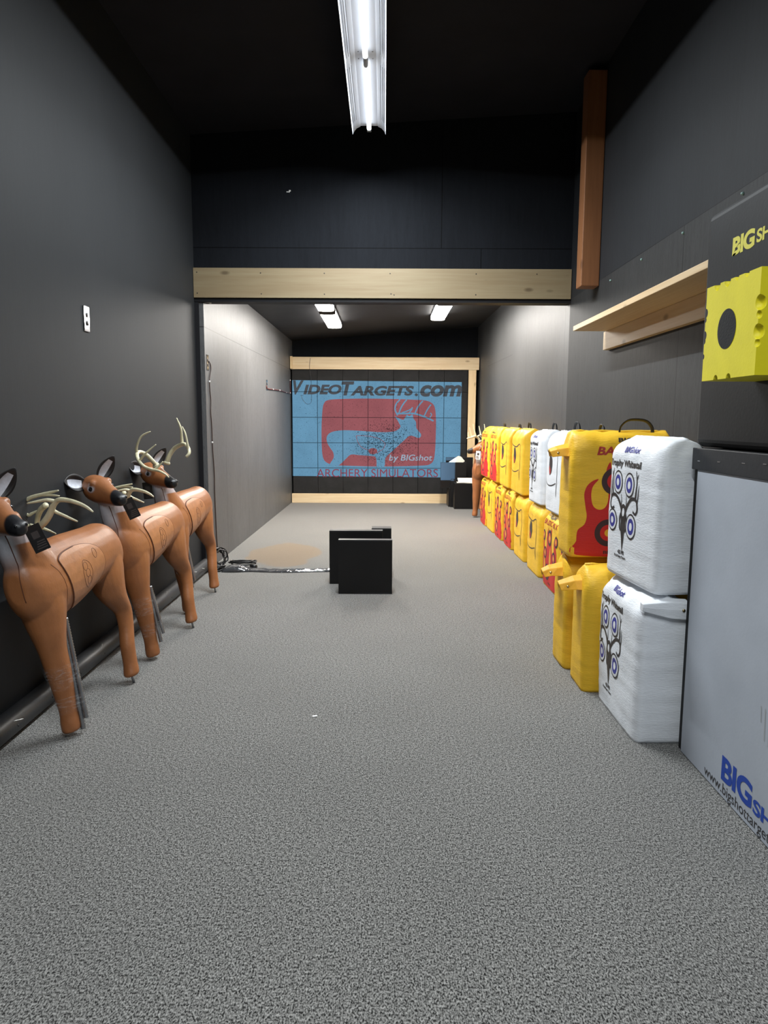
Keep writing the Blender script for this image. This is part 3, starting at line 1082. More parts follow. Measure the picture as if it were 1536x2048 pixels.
# ------------------------------------------------------------------ boards, box and papers at the far right
board(1.13, 1.62, 12.98, 13.04, 0.36, 0.88, 'black board at the far right catching the projected blue, the rear one of two')
board(1.035 - 0.02, 1.475, 12.74, 12.80, 0.342, 0.80, 'black board at the far right catching the projected blue, the front one of two')
b_ = MB(); b_.box(1.16, 1.62, 12.72, 13.10, 0.0, 0.34)
tag(b_.build('foam_stand', M['board_black'], bevel=0.006), 'low black foam stand under the two blue lit boards', 'stand')
board(1.19, 1.60, 12.84 - 0.17, 12.70, 0.0, 0.50, 'thin black board standing right behind the box with papers', rot=0.0)
b_ = MB(); b_.box(1.235, 1.63, 12.40, 12.64, 0.0, 0.455)
o = b_.build('black_box', M['board_black'], bevel=0.005)
tag(o, 'black box on the carpet at the far right with a paper stack on top', 'box')
pap = MB()
for k in range(5):
    R_ = Matrix.Rotation(0.05 * k - 0.1, 4, 'Z')
    pap.box(-0.15, 0.15, -0.10, 0.10, 0.002 * k, 0.002 * k + 0.0015, 0, R_)
R_ = Matrix.Rotation(-0.33, 4, 'X')
pap.box(-0.155, 0.16, -0.11, 0.10, 0.0, 0.0018, 0, Matrix.Translation((0.02, 0.02, 0.045)) @ Matrix.Rotation(0.30, 4, 'X'))
o = pap.build('paper_stack', M['paper']); o.location = (1.44, 12.52, 0.4565)
tag(o, 'cream paper sheets lying on the black box at the far right', 'paper')
pap = MB()
pts2 = [(-0.17, 0.0), (0.0, 0.115), (0.05, 0.10), (0.12, 0.02), (0.09, -0.002)]
vs = [Vector((x, -0.012 + 0.10 * (0.115 - z), z)) for x, z in pts2]
pap.add(vs + [v + Vector((0, 0.0015, 0.0005)) for v in vs], [(0, 1, 2, 3, 4), (9, 8, 7, 6, 5)] + [(i, (i + 1) % 5, (i + 1) % 5 + 5, i + 5) for i in range(5)])
o = pap.build('paper_sheet', M['paper']); o.location = (1.33, 12.78, 0.803)
tag(o, 'folded cream paper leaning on top of the blue lit front board', 'paper')

# scrap on the carpet
b_ = MB(); b_.box(-0.014, 0.012, -0.006, 0.008, 0, 0.004, 0, Matrix.Rotation(0.4, 4, 'Z'))
o = b_.build('paper_scrap', M['paper_white'], bevel=0.001); o.location = at_floor(630, 1433)
tag(o, 'tiny white scrap lying alone on the open carpet', 'scrap')


# ------------------------------------------------------------------ deer
HEAD0 = Vector((-0.052, -0.115, 1.155))
HA = math.radians(33)
HD = Vector((math.cos(HA), -math.sin(HA), -0.20)).normalized()
HL = Vector((0, 0, 1)).cross(HD).normalized()     # the head's own left
HU = HD.cross(HL).normalized()


def hp(d, l, u):
    return HEAD0 + HD * d + HL * l + HU * u


def loft_sections(mb, secs, seg=20):
    """secs: (centre, axis a, axis b, half a, half b)"""
    rings = []
    for c, a, b, ra, rb in secs:
        rings.append([Vector(c) + a * (ra * math.cos(2 * PI * j / seg)) + b * (rb * math.sin(2 * PI * j / seg)) for j in range(seg)])
    mb.rings(rings)


X_, Y_, Z_ = Vector((1, 0, 0)), Vector((0, 1, 0)), Vector((0, 0, 1))


def ipol(rows, sub):
    pts = [Vector(r[:3]) for r in rows]
    p2 = [Vector(r[3:6] if len(r) > 5 else (r[3], r[4], 0)) for r in rows]
    a, _ = spline(pts, [0] * len(pts), sub)
    b, _ = spline(p2, [0] * len(pts), sub)
    return list(zip(a, b))


def deer_body_mesh():
    mb = MB()
    # trunk along y: y, zc, hw, hh
    tr = [(-0.150, 0.775, 0.042, 0.075), (-0.125, 0.770, 0.078, 0.125), (-0.075, 0.762, 0.102, 0.165), (0.0, 0.758, 0.114, 0.190), (0.12, 0.765, 0.118, 0.195), (0.28, 0.780, 0.121, 0.188), (0.42, 0.796, 0.120, 0.172), (0.56, 0.808, 0.116, 0.160), (0.67, 0.815, 0.110, 0.158), (0.76, 0.805, 0.098, 0.150), (0.82, 0.790, 0.078, 0.125), (0.860, 0.775, 0.046, 0.075)]
    rows = ipol([(0, y, z, hw, hh) for y, z, hw, hh in tr], 3)
    loft_sections(mb, [(p, X_, Z_, q.x, q.y) for p, q in rows], 24)
    # neck
    nk = [((0, 0.05, 0.80), 0.115, 0.160), ((0, -0.015, 0.90), 0.098, 0.130), ((0.0, -0.070, 0.99), 0.078, 0.098), ((0.005, -0.100, 1.06), 0.068, 0.082), ((0.01, -0.110, 1.12), 0.055, 0.065)]
    rows = ipol([(*c, a, b) for c, a, b in nk], 3)
    loft_sections(mb, [(p, X_, Vector((0, 0.95, 0.25)), q.x, q.y) for p, q in rows], 20)
    # head
    hd = [(-0.100, 0.035, -0.015, 0.026), (-0.080, 0.068, -0.050, 0.056), (-0.035, 0.082, -0.082, 0.075), (0.02, 0.082, -0.092, 0.078), (0.07, 0.066, -0.095, 0.071), (0.115, 0.044, -0.094, 0.059), (0.16, 0.024, -0.093, 0.051), (0.20, 0.008, -0.090, 0.044), (0.235, -0.002, -0.088, 0.041), (0.262, -0.012, -0.084, 0.036), (0.282, -0.026, -0.074, 0.024), (0.288, -0.040, -0.062, 0.011)]
    secs = []
    for d, top, bot, hw in hd:
        secs.append((hp(d, 0, (top + bot) / 2), HL, HU, hw, (top - bot) / 2))
    loft_sections(mb, secs, 20)
    # brow ridges and jaw
    for s in (-1, 1):
        mb.ball(hp(0.050, s * 0.050, 0.040), 0.026, 10)
        mb.ball(hp(0.262, s * 0.022, -0.030), 0.015, 10)
    # legs: one moulded pair in front, one behind
    fr = [((0.0, 0.03, 0.74), 0.108, 0.130), ((0.005, 0.015, 0.64), 0.104, 0.115), ((0.010, 0.0, 0.54), 0.085, 0.090), ((0.012, -0.005, 0.44), 0.066, 0.068), ((0.012, 0.0, 0.33), 0.060, 0.060), ((0.010, 0.005, 0.22), 0.050, 0.052), ((0.008, 0.004, 0.12), 0.042, 0.045), ((0.008, -0.002, 0.07), 0.045, 0.049), ((0.008, -0.006, 0.030), 0.044, 0.048), ((0.008, -0.006, 0.020), 0.036, 0.040)]
    rows = ipol([(*c, a, b) for c, a, b in fr], 3)
    loft_sections(mb, [(p, X_, Y_, q.x, q.y) for p, q in rows], 20)
    hd_ = [((0.0, 0.70, 0.82), 0.098, 0.135), ((0.0, 0.695, 0.71), 0.102, 0.140), ((0.005, 0.688, 0.61), 0.088, 0.120), ((0.008, 0.708, 0.53), 0.072, 0.096), ((0.010, 0.750, 0.465), 0.060, 0.072), ((0.012, 0.777, 0.415), 0.050, 0.056), ((0.012, 0.770, 0.33), 0.044, 0.047), ((0.010, 0.735, 0.22), 0.043, 0.046), ((0.010, 0.720, 0.12), 0.041, 0.044), ((0.010, 0.708, 0.065), 0.046, 0.049), ((0.010, 0.700, 0.048), 0.042, 0.045), ((0.010, 0.700, 0.040), 0.030, 0.033)]
    rows = ipol([(*c, a, b) for c, a, b in hd_], 3)
    loft_sections(mb, [(p, X_, Y_, q.x, q.y) for p, q in rows], 20)
    # short tail pressed flat against the rump
    mb.tube([(0, 0.83, 0.85), (0, 0.862, 0.79), (0, 0.868, 0.71), (0, 0.85, 0.66)], [0.024, 0.026, 0.022, 0.010], 10, sub=3)
    o = mb.build('deer_source', M['deer'])
    r = o.modifiers.new('r', 'REMESH'); r.mode = 'VOXEL'; r.voxel_size = 0.0075
    s = o.modifiers.new('s', 'SMOOTH'); s.factor = 0.5; s.iterations = 7
    dg = bpy.context.evaluated_depsgraph_get(); dg.update()
    me = bpy.data.meshes.new_from_object(o.evaluated_get(dg))
    bpy.data.objects.remove(o)
    me.name = 'deer_body'
    # hide colours
    ca = me.color_attributes.new('hide', 'FLOAT_COLOR', 'POINT')
    brown = Vector((0.345, 0.132, 0.048))
    dark = Vector((0.27, 0.098, 0.036))
    white = Vector((0.62, 0.64, 0.70))
    black = Vector((0.012, 0.012, 0.014))
    sst = lambda a, b, x: max(0, min(1, (x - a) / (b - a))) ** 2 * (3 - 2 * max(0, min(1, (x - a) / (b - a))))
    for i, v in enumerate(me.vertices):
        p = v.co
        c = brown.copy()
        n = noise.noise(p * 9) * 0.10
        h = p - HEAD0
        d, l, u = h.dot(HD), h.dot(HL), h.dot(HU)
        if d > -0.13 and h.length < 0.36 and p.z > 0.98:
            c = brown.lerp(dark, 0.25 * sst(-0.02, 0.08, u))
            # jaw and throat
            c = c.lerp(white, 0.55 * sst(-0.066, -0.088, u) * sst(-0.02, 0.03, d) * (1 - sst(0.19, 0.21, d)))
            e = math.sqrt(((d - 0.052) / 0.027) ** 2 + ((u - 0.010) / 0.018) ** 2)
            if abs(l) > 0.03:
                c = c.lerp(white, 0.85 * (1 - sst(0.7, 1.35, e)))
            c = c.lerp(black, sst(0.202, 0.216, d + 0.25 * (u + 0.045) + 0.02 * n))
            c = c.lerp(white, 0.5 * sst(0.22, 0.24, d) * sst(-0.082, -0.090, u))
        # white bib down the front of the neck
        if p.z > 0.80 and p.y < 0.02 and p.z < 1.075 and not (h.dot(HD) > 0.075 and u > -0.10):
            axis_y = -0.015 - (p.z - 0.90) * 0.55
            fwd = (axis_y - p.y)
            side = p.x + 0.005
            w = (1 - sst(0.040, 0.062, abs(side))) * sst(0.0, 0.04, fwd) * sst(0.83, 0.97, p.z) * (1 - sst(1.045, 1.075, p.z))
            c = c.lerp(white, 0.9 * w)
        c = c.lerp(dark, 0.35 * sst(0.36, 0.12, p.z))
        c *= 1 + n
        ca.data[i].color = (c.x, c.y, c.z, 1)
    for pl_ in me.polygons:
        pl_.use_smooth = True
    return me


DEER_ME = deer_body_mesh()
DEER_BVH = BVHTree.FromPolygons([v.co for v in DEER_ME.vertices], [p.vertices[:] for p in DEER_ME.polygons])


def flank(u, v, off):           # u along the body (y), v height, on the left flank
    hit, nn, i, d = DEER_BVH.ray_cast(Vector((1.0, u, v)), Vector((-1, 0, 0)))
    if hit is None:
        return None
    return hit + nn * off


def flank_line(pts, r, mb, sub=6, closed=True, off=0.0):
    P = [flank(a, b, off) for a, b in curve2(pts, sub, closed)]
    P = [p for p in P if p is not None]
    if closed:
        P.append(P[0])
    mb.tube(P, r, 6)


# the removable vital insert and the rings moulded on it
VITAL = [(0.08, 0.862), (0.14, 0.886), (0.25, 0.898), (0.36, 0.890), (0.45, 0.860), (0.495, 0.805), (0.50, 0.745), (0.465, 0.690), (0.40, 0.645), (0.31, 0.608), (0.23, 0.575), (0.195, 0.566), (0.168, 0.595), (0.135, 0.675), (0.100, 0.770), (0.077, 0.835)]


def insert_mesh():
    mb = MB()
    drape(mb, poly_tris([curve2(VITAL, 4)]), flank, 0, 0.0035, 0.02)
    return mb


def ear_mesh(base, direction, normal, L=0.155, W=0.082):
    d = direction.normalized()
    n = (normal - d * normal.dot(d)).normalized()
    s = d.cross(n)
    mb = MB()
    nu, nv = 14, 9
    wid = lambda t: W * (math.sin(PI * min(1, (t * 0.86 + 0.14))) ** 0.75) * (1 - 0.1 * t) if t < 1 else 0.003
    grid = lambda off, shrink: [[base + d * (L * (i / nu) * (1 if shrink == 1 else 1) - (0 if shrink == 1 else 0)) + s * (wid(i / nu) * shrink * (j / (nv - 1) - 0.5)) + n * (off - 0.030 * (1 - (2 * (j / (nv - 1)) - 1) ** 2) * shrink ** 2 * math.sin(PI * min(1, i / nu + 0.1))) for j in range(nv)] for i in range(nu + 1)]
    front, back = grid(0.0, 1), grid(-0.006, 1)

    def sheet(g, mis, rev):
        vs = [p for r in g for p in r]
        for i in range(nu):
            for j in range(nv - 1):
                q = (i * nv + j, i * nv + j + 1, (i + 1) * nv + j + 1, (i + 1) * nv + j)
                mb_f.append((q if not rev else q[::-1], mis(i, j)))
        return vs
    mb_f = []
    v0 = sheet(front, lambda i, j: 1 if (2 <= j <= nv - 4 and 1 <= i <= nu - 4) else 2, False)
    mb.v += [tuple(p) for p in v0]
    for q, m_ in mb_f:
        mb.f.append(list(q)); mb.m.append(m_); mb.s.append(True)
    mb_f = []
    v1 = sheet(back, lambda i, j: 2 if (i >= nu - 2) else 0, True)
    k = len(mb.v)
    mb.v += [tuple(p) for p in v1]
    for q, m_ in mb_f:
        mb.f.append([a_ + k for a_ in q]); mb.m.append(m_); mb.s.append(True)
    # rim
    rim = [(i, 0) for i in range(nu + 1)] + [(nu, j) for j in range(1, nv)] + [(i, nv - 1) for i in range(nu - 1, -1, -1)]
    for (a0, b0), (a1, b1) in zip(rim, rim[1:]):
        mb.f.append([a0 * nv + b0, a1 * nv + b1, k + a1 * nv + b1, k + a0 * nv + b0]); mb.m.append(2); mb.s.append(True)
    return mb


M['ear_brown'] = plain('brown_ear_back', (0.37, 0.14, 0.052), 0.5, var=0.1)
M['ear_white'] = plain('white_ear_inside', (0.58, 0.60, 0.66), 0.6, var=0.15, vscale=40)
M['ear_black'] = plain('black_ear_rim', (0.014, 0.012, 0.012), 0.5)
M['insert'] = plain('brown_foam_insert', (0.42, 0.175, 0.070), 0.40, 0.5, var=0.13, vscale=18, bump=0.22, bscale=60)


def make_deer():
    t = thing('deer_target', 'x', 'deer target')
    body_ = link_mesh('body', DEER_ME, t)
    g = insert_mesh()
    n0 = len(g.f)
    flank_line(VITAL[-4:] + VITAL[:3], 0.0040, g, 4, False, 0.002)
    flank_line(VITAL, 0.0022, g, 4, True, 0.002)
    flank_line([(0.27, 0.815), (0.315, 0.795), (0.340, 0.745), (0.330, 0.695), (0.295, 0.672), (0.262, 0.695), (0.245, 0.745), (0.25, 0.795)], 0.0013, g, 4, True, 0.0035)
    for cy, cz, r in ((0.272, 0.782, 0.021), (0.290, 0.745, 0.021), (0.305, 0.706, 0.021)):
        flank_line(ellipse(cy, cz, r, r, 14), 0.0011, g, 2, True, 0.0035)
    flank_line(ellipse(0.400, 0.830, 0.020, 0.026, 14), 0.0013, g, 2, True, 0.0035)
    for i in range(n0, len(g.f)):
        g.m[i] = 1
    g.build('vital_insert', [M['insert'], M['groove']], t)
    g = MB()
    flank_line([(0.00, 0.85), (0.045, 0.80), (0.075, 0.72), (0.078, 0.62)], 0.0014, g, 6, False)
    g.build('shoulder_seam', M['groove'], t)
    # eyes
    for s in (-1, 1):
        e = MB(); e.ball(hp(0.052, s * 0.068, 0.010), 0.0150, 12)
        e.build('eye', M['deer_black'], t)
    for s in (-1, 1):
        e = MB(); e.ball(hp(0.274, s * 0.024, -0.032), 0.007, 10)
        e.build('nostril', M['deer_black'], t)
    # ears
    face = Vector((0.34, -0.93, 0.12))
    R_e = ear_mesh(hp(-0.040, -0.048, 0.036), Vector((-0.20, -0.95, 0.16)), Vector((0.95, -0.22, 0.15)), 0.175, 0.118)
    R_e.build('ear', [M['ear_brown'], M['ear_white'], M['ear_black']], t, recalc=False)
    L_e = ear_mesh(hp(-0.030, 0.050, 0.050), Vector((0.62, 0.30, 0.78)), Vector((0.75, -0.62, -0.15)), 0.165, 0.098)
    L_e.build('ear', [M['ear_brown'], M['ear_white'], M['ear_black']], t, recalc=False)
    # seam down the throat
    g = MB()
    P = []
    for k in range(14):
        z = 1.035 - k * 0.025
        hit, nn, i, d = DEER_BVH.ray_cast(Vector((0.03, -1.0, z)), Vector((0, 1, 0)))
        if hit is not None:
            P.append(hit + nn * 0.0003)
    g.tube(P, 0.0022, 6)
    g.build('throat_seam', M['groove'], t)
    # peg under the hind hoof
    g = MB(); g.tube([(0.010, 0.700, 0.06), (0.014, 0.700, -0.004)], 0.0075, 8)
    g.build('hoof_peg', M['steel'], t)
    return t


def rebar(mb, a, b, r):
    a, b = Vector(a), Vector(b)
    n = int((b - a).length / 0.007)
    pts, rad = [], []
    for i in range(n + 1):
        pts.append(a.lerp(b, i / n)); rad.append(r * (1.18 if i % 2 else 0.92))
    mb.tube(pts, rad, 8)


def add_stakes(t, top, bottom, tape_z):
    m = MB()
    a, b = Vector(top), Vector(bottom)
    rebar(m, a, b, 0.012)
    m.build('ground_stake', M['steel'], t)
    m = MB()
    rebar(m, a + Vector((0.012, 0.012, -0.03)), b + Vector((0.024, 0.010, 0.05)), 0.011)
    m.build('ground_stake', M['steel'], t)
    m = MB()
    for z0, z1 in tape_z:
        rings = []
        for k in range(7):
            z = z0 + (z1 - z0) * k / 6
            f = (z - b.z) / (a.z - b.z)
            sp = b.lerp(a, f)
            c0 = Vector((0.010, 0.0, z))
            ring = []
            for j in range(24):
                ang = 2 * PI * j / 24
                rad = 0.046 + 0.030 * max(0, min(1, (z - 0.1) / 0.4))
                v = Vector((math.cos(ang), math.sin(ang), 0))
                to = (sp - c0); to.z = 0
                ex = max(0, v.dot(to.normalized())) ** 3 * max(0, to.length + 0.030 - rad)
                ring.append(c0 + v * (rad + 0.004 + ex + 0.001 * noise.noise(Vector((j, k, z0 * 9)))))
            rings.append(ring)
        m.rings(rings, 0, True, False)
    m.build('clear_tape', M['tape_clear'], t)


def hang_tag(t, c, tilt, white=False):
    h = MB()
    R_ = Matrix.Translation(c) @ Matrix.Rotation(tilt[2], 4, 'Z') @ Matrix.Rotation(tilt[1], 4, 'Y') @ Matrix.Rotation(tilt[0], 4, 'X')
    h.box(-0.036, 0.036, -0.0008, 0.0008, -0.13, 0.0, 0, R_)
    for k in range(4):
        h.box(-0.020 + 0.004 * k, 0.028, -0.0014, -0.0007, -0.118 + 0.011 * k, -0.112 + 0.011 * k, 1, R_)
    h.box(-0.016, 0.016, -0.0014, -0.0007, -0.066, -0.032, 1, R_)
    h.tube([R_ @ Vector((0, 0, -0.006)), R_ @ Vector((-0.01, 0.01, 0.03)), R_ @ Vector((-0.02, 0.03, 0.05))], 0.0012, 5, 0)
    o_ = h.build('hang_tag', [M['tag_white'], M['print_black']] if white else [M['tag_black'], M['tag_print']], t)
    return o_


LEAN = math.radians(-11)
DEER = []
proto = make_deer()
spots = [(-1.540, 3.345, math.radians(-4)), (-1.500, 4.47, math.radians(-5)), (-1.575, 5.57, math.radians(-3.5))]
labels = ['antlerless brown foam deer target nearest the viewer, head cut by the left picture edge',
          'antlerless brown foam deer target standing between the other two along the left wall',
          'brown foam deer target with antlers on its head, standing last along the left wall']
for i, (x, y, a) in enumerate(spots):
    d_ = proto if i == 0 else copy_tree(proto)
    DEER.append((d_, x, y, a))
for i, (d_, x, y, a) in enumerate(DEER):
    d_.location = (x, y, 0.0)
    d_.rotation_euler = (0, math.radians(-8) if i == 2 else LEAN, a)
    tag(d_, labels[i], 'deer target', 'brown foam deer targets')
add_stakes(DEER[0][0], (0.060, 0.055, 0.60), (0.052, 0.02, 0.012), [(0.24, 0.36), (0.12, 0.20)])
add_stakes(DEER[1][0], (0.062, 0.02, 0.50), (0.070, 0.015, 0.10), [(0.30, 0.42), (0.16, 0.24)])
add_stakes(DEER[2][0], (0.060, 0.03, 0.58), (0.066, 0.015, 0.20), [(0.33, 0.42)])
hang_tag(DEER[0][0], Vector((0.105, -0.085, 1.055)), (0.0, -0.22, 0.35))
hang_tag(DEER[1][0], Vector((0.105, -0.085, 1.055)), (0.0, -0.22, 0.35))
hang_tag(DEER[2][0], Vector((-0.10, -0.12, 1.09)), (0.0, 0.05, 0.2))


def to_local(root, pts):
    Mx = Matrix.LocRotScale(root.location, root.rotation_euler, root.scale).inverted()
    return [Mx @ Vector(p) for p in pts]


def antler(name, beam, tines, root=None, burr=True, r0=0.017, label=None, group=None):
    """beam: list of (point, radius); tines: list of lists of (point, radius)"""
    b_ = MB()

    def go(path, seg=10):
        P = [Vector(p) for p, r in path]
        if root is not None:
            P = to_local(root, P)
        b_.tube(P, [r for p, r in path], seg, sub=5)
    go(beam)
    for tn in tines:
        go(tn, 8)
    if burr:
        p0, p1 = Vector(beam[0][0]), Vector(beam[1][0])
        if root is not None:
            p0, p1 = to_local(root, [p0, p1])
        dd = (p1 - p0).normalized()
        b_.tube([p0 - dd * 0.004, p0 + dd * 0.004, p0 + dd * 0.014, p0 + dd * 0.02], [r0 * 0.9, r0 * 1.55, r0 * 1.5, r0], 12)
    o_ = b_.build(name, M['antler'], root)
    if label:
        tag(o_, label, 'antler', group)
    return o_


# antlers worn by the last deer
def A3(px, py, y=5.42):
    return at(px, py, y)


antler('antler', [(A3(333, 928), .017), (A3(339, 911), .0165), (A3(349, 897), .0165), (A3(363, 889, 5.38), .016), (A3(371, 889, 5.33), .014), (A3(377, 897, 5.28), .013), (A3(378, 907, 5.25), .012), (A3(372, 914, 5.24), .010)],
       [[(A3(364, 890, 5.38), .014), (A3(363, 872, 5.37), .011), (A3(361, 855, 5.36), .009), (A3(353, 836, 5.36), .004)],
        [(A3(377, 900, 5.27), .011), (A3(374, 884, 5.27), .009), (A3(370, 866, 5.27), .0075), (A3(364, 853, 5.27), .004)]], DEER[2][0])
antler('antler', [(A3(313, 932, 5.36), .016), (A3(305, 922, 5.33), .016), (A3(293, 910, 5.30), .0155), (A3(280, 904, 5.24), .015), (A3(274, 908, 5.16), .014), (A3(277, 921, 5.08), .013), (A3(288, 933, 5.02), .012), (A3(303, 939, 4.99), .011), (A3(318, 942, 4.97), .009), (A3(330, 948, 4.96), .007), (A3(338, 955, 4.96), .004)],
       [[(A3(274, 908, 5.17), .012), (A3(273, 896, 5.16), .010), (A3(278, 880, 5.15), .008), (A3(286, 870, 5.15), .0065), (A3(301, 863, 5.15), .004)],
        [(A3(281, 919, 5.08), .011), (A3(289, 909, 5.07), .008), (A3(300, 899, 5.07), .006), (A3(312, 889, 5.07), .004)],
        [(A3(308, 940, 4.99), .010), (A3(317, 933, 4.99), .007), (A3(326, 923, 4.99), .004)]], DEER[2][0])


# antlers taken off and laid across the backs of the first two deer
def loose_pair(Y, f, lab, grp):
    """f maps the first deer's pixel places on to this deer's"""
    P = lambda px, py, dy=0.0: at(*f(px, py), Y + dy)
    antler('loose_antler', [(P(50, 1083, .02), .012), (P(60, 1077, .02), .013), (P(66, 1068, .02), .0135), (P(73, 1060, .0), .016), (P(90, 1043, -.02), .018), (P(101, 1025, -.03), .017), (P(107, 1010, -.04), .015), (P(118, 1000, -.05), .013), (P(137, 1001, -.07), .0115), (P(158, 1007, -.09), .010), (P(174, 1015, -.10), .008), (P(186, 1024, -.11), .004)],
           [[(P(112, 1004, -.04), .012), (P(95, 1000, -.06), .009), (P(75, 1003, -.07), .007), (P(54, 1007, -.08), .004)],
            [(P(100, 1015, -.03), .011), (P(112, 1024, -.02), .009), (P(132, 1033, -.02), .0075), (P(155, 1043, -.02), .004)],
            [(P(92, 1010, .02), .016), (P(80, 1022, .05), .015), (P(74, 1045, .08), .013), (P(74, 1080, .08), .010)]], None, True, 0.017, lab[0], grp)
    antler('loose_antler', [(P(30, 1022, .14), .013), (P(42, 1008, .14), .012), (P(60, 996, .14), .011), (P(80, 990, .14), .010), (P(100, 985, .14), .008), (P(117, 981, .14), .004)],
           [[(P(78, 990, .14), .009), (P(98, 990, .14), .007), (P(119, 992, .14), .004)],
            [(P(38, 1014, .14), .010), (P(55, 1030, .13), .009), (P(64, 1027, .13), .008), (P(76, 1021, .13), .004)],
            [(P(60, 1050, .12), .009), (P(90, 1058, .12), .008), (P(112, 1068, .12), .004)],
            [(P(30, 1022, .14), .012), (P(40, 1045, .13), .011), (P(60, 1052, .12), .009)]], None, False, 0.015, lab[1], grp)


loose_pair(3.62, lambda x, y: (x, y), ['thick cream antler with a burr laid over the nearest deer\'s back', 'slim cream antler behind the thick one, against the wall over the nearest deer'], 'loose antlers laid on the deer')
loose_pair(4.72, lambda x, y: (223 + (x - 50) * 0.62, 968 + (y - 981) * 0.60), ['cream antler with bunched tines beside the middle deer\'s nose', 'slim cream antler behind the bunched one, between the middle and last deer'], 'loose antlers laid on the deer')

# the deer at the far right: the same moulding mirrored, antlers on
far = copy_tree(proto)
for ch in list(far.children):
    if ch.name.split('.')[0] in ('ground_stake', 'clear_tape', 'hang_tag'):
        bpy.data.objects.remove(ch)
far.location = (1.47, 11.36, 0.0)
far.scale = (-1, 1, 1)
far.rotation_euler = (0, math.radians(4), math.radians(-16))
tag(far, 'brown foam deer target with antlers half hidden behind the far end of the sack row', 'deer target', 'brown foam deer targets')
Q = lambda px, py, dy=0.0: at(px, py, 11.2 + dy)
antler('antler', [(Q(960, 884), .018), (Q(957, 877), .018), (Q(950, 873, -.05), .018), (Q(943, 875, -.12), .015), (Q(934, 877, -.2), .007)],
       [[(Q(952, 873, -.05), .014), (Q(949, 862, -.05), .011), (Q(946, 848, -.05), .005)], [(Q(944, 875, -.1), .012), (Q(942, 866, -.1), .009), (Q(939, 855, -.1), .004)], [(Q(938, 876, -.15), .010), (Q(936, 869, -.15), .007), (Q(937, 864, -.15), .004)]], far)
antler('antler', [(Q(964, 884, .1), .018), (Q(966, 875, .12), .018), (Q(962, 871, .1), .016), (Q(956, 872, .02), .012)],
       [[(Q(962, 872, .1), .014), (Q(960, 862, .1), .010), (Q(958, 852, .1), .005)], [(Q(967, 875, .12), .013), (Q(970, 862, .12), .010), (Q(968.5, 848, .12), .005)]], far)
p = to_local(far, [at(957, 902, 11.08)])[0]
hang_tag(far, p, (0, 0, 0), True)


# ------------------------------------------------------------------ filled sacks
def bag_mesh(seed, w, d, h, flaps):
    """a stuffed woven sack: body, gathered roof and seamed ridge"""
    mb = MB()
    rnd = random.Random(seed)
    nz, ns = 46, 72
    ox = seed * 7.3
    rings = []
    for i in range(nz + 1):
        t = i / nz
        z = h * t
        A, B = w / 2, d / 2
        bulge = 1 + 0.018 * math.sin(PI * min(1, t / 0.86)) - 0.02
        if t < 0.03:
            e = 0.985 + 0.015 * math.sin(PI / 2 * t / 0.03)
            a, b = A * e, B * e
        elif t < 0.84:
            a, b = A, B
        else:
            s = (t - 0.84) / 0.16
            a = A * (1 - 0.05 * s - 0.04 * s ** 3)
            b = B * (max(0.0, 1 - s ** 2.0) ** 0.5 * 0.9 + 0.10)
        a *= bulge
        b *= bulge
        n_exp = 12.0 if t < 0.8 else 12.0 - 7.5 * (t - 0.8) / 0.2
        ring = []
        for j in range(ns):
            ang = 2 * PI * j / ns
            c, s_ = math.cos(ang), math.sin(ang)
            r = (abs(c) ** n_exp + abs(s_) ** n_exp) ** (-1 / n_exp)
            x, y = a * r * c, b * r * s_
            q = Vector((x * 5 + ox, y * 5, z * 4.5))
            k = 0.0045 * noise.noise(q) + 0.003 * noise.noise(Vector((x * 4 + ox, y * 4, z * 22)))
            crease = 0.0
            if t > 0.70:
                crease = 0.016 * (t - 0.70) / 0.3 * noise.noise(Vector((x * 13 + ox, y * 13, z * 9)))
            if t < 0.2:
                crease += 0.008 * (0.2 - t) / 0.2 * noise.noise(Vector((x * 11 + ox, y * 11, 3)))
            if i == 0:
                k = crease = 0
            nrm = Vector((c, s_, 0))
            ring.append(Vector((x, y, z + (crease * 0.8 if t > 0.8 else 0))) + nrm * (k + crease))
        rings.append(ring)
    mb.rings(rings, 0, True, True)
    bv = BVHTree.FromPolygons([Vector(v) for v in mb.v], mb.f)
    return mb, bv


def flap_shape(mb, at_x_, z, sgn, L, droop, width, mi, seed, twist=0.0):
    """a folded corner of the sack's top: a creased wing standing out past the narrow side"""
    n = 6
    rows = []
    for i in range(n):
        u = i / (n - 1)
        x = at_x_ + sgn * (L * u - 0.09 * (1 - u))
        zt = z - droop * u * u + 0.006 * noise.noise(Vector((u * 3, seed, 1)))
        wv = width * (1.15 - 0.70 * u)
        hg = 0.100 * (1 - 0.50 * u)
        jit = lambda k: 0.007 * noise.noise(Vector((u * 4, seed * 1.7, k * 3.1)))
        rows.append([Vector((x, 0.010 * math.sin(seed) + twist * u, zt)),
                     Vector((x - sgn * 0.004, -wv * 0.30 + jit(1), zt - hg * 0.30)),
                     Vector((x - sgn * 0.016, -wv * 0.50 + jit(2), zt - hg)),
                     Vector((x - sgn * 0.022, 0, zt - hg * 0.72)),
                     Vector((x - sgn * 0.016, wv * 0.50 + jit(3), zt - hg)),
                     Vector((x - sgn * 0.004, wv * 0.30 + jit(4), zt - hg * 0.30))])
    mb.rings(rows, mi, False, True)
    r = rows[-2]
    return (r[1] + r[2]) / 2, ((r[2] - r[1]).cross(Vector((1, 0, 0)))).normalized()


PRINT_MATS = ['print_red', 'print_text_red', 'print_pink', 'print_yellow', 'print_maroon', 'print_black', 'print_blue', 'print_white']
PI_ = {n_: i + 2 for i, n_ in enumerate(PRINT_MATS)}


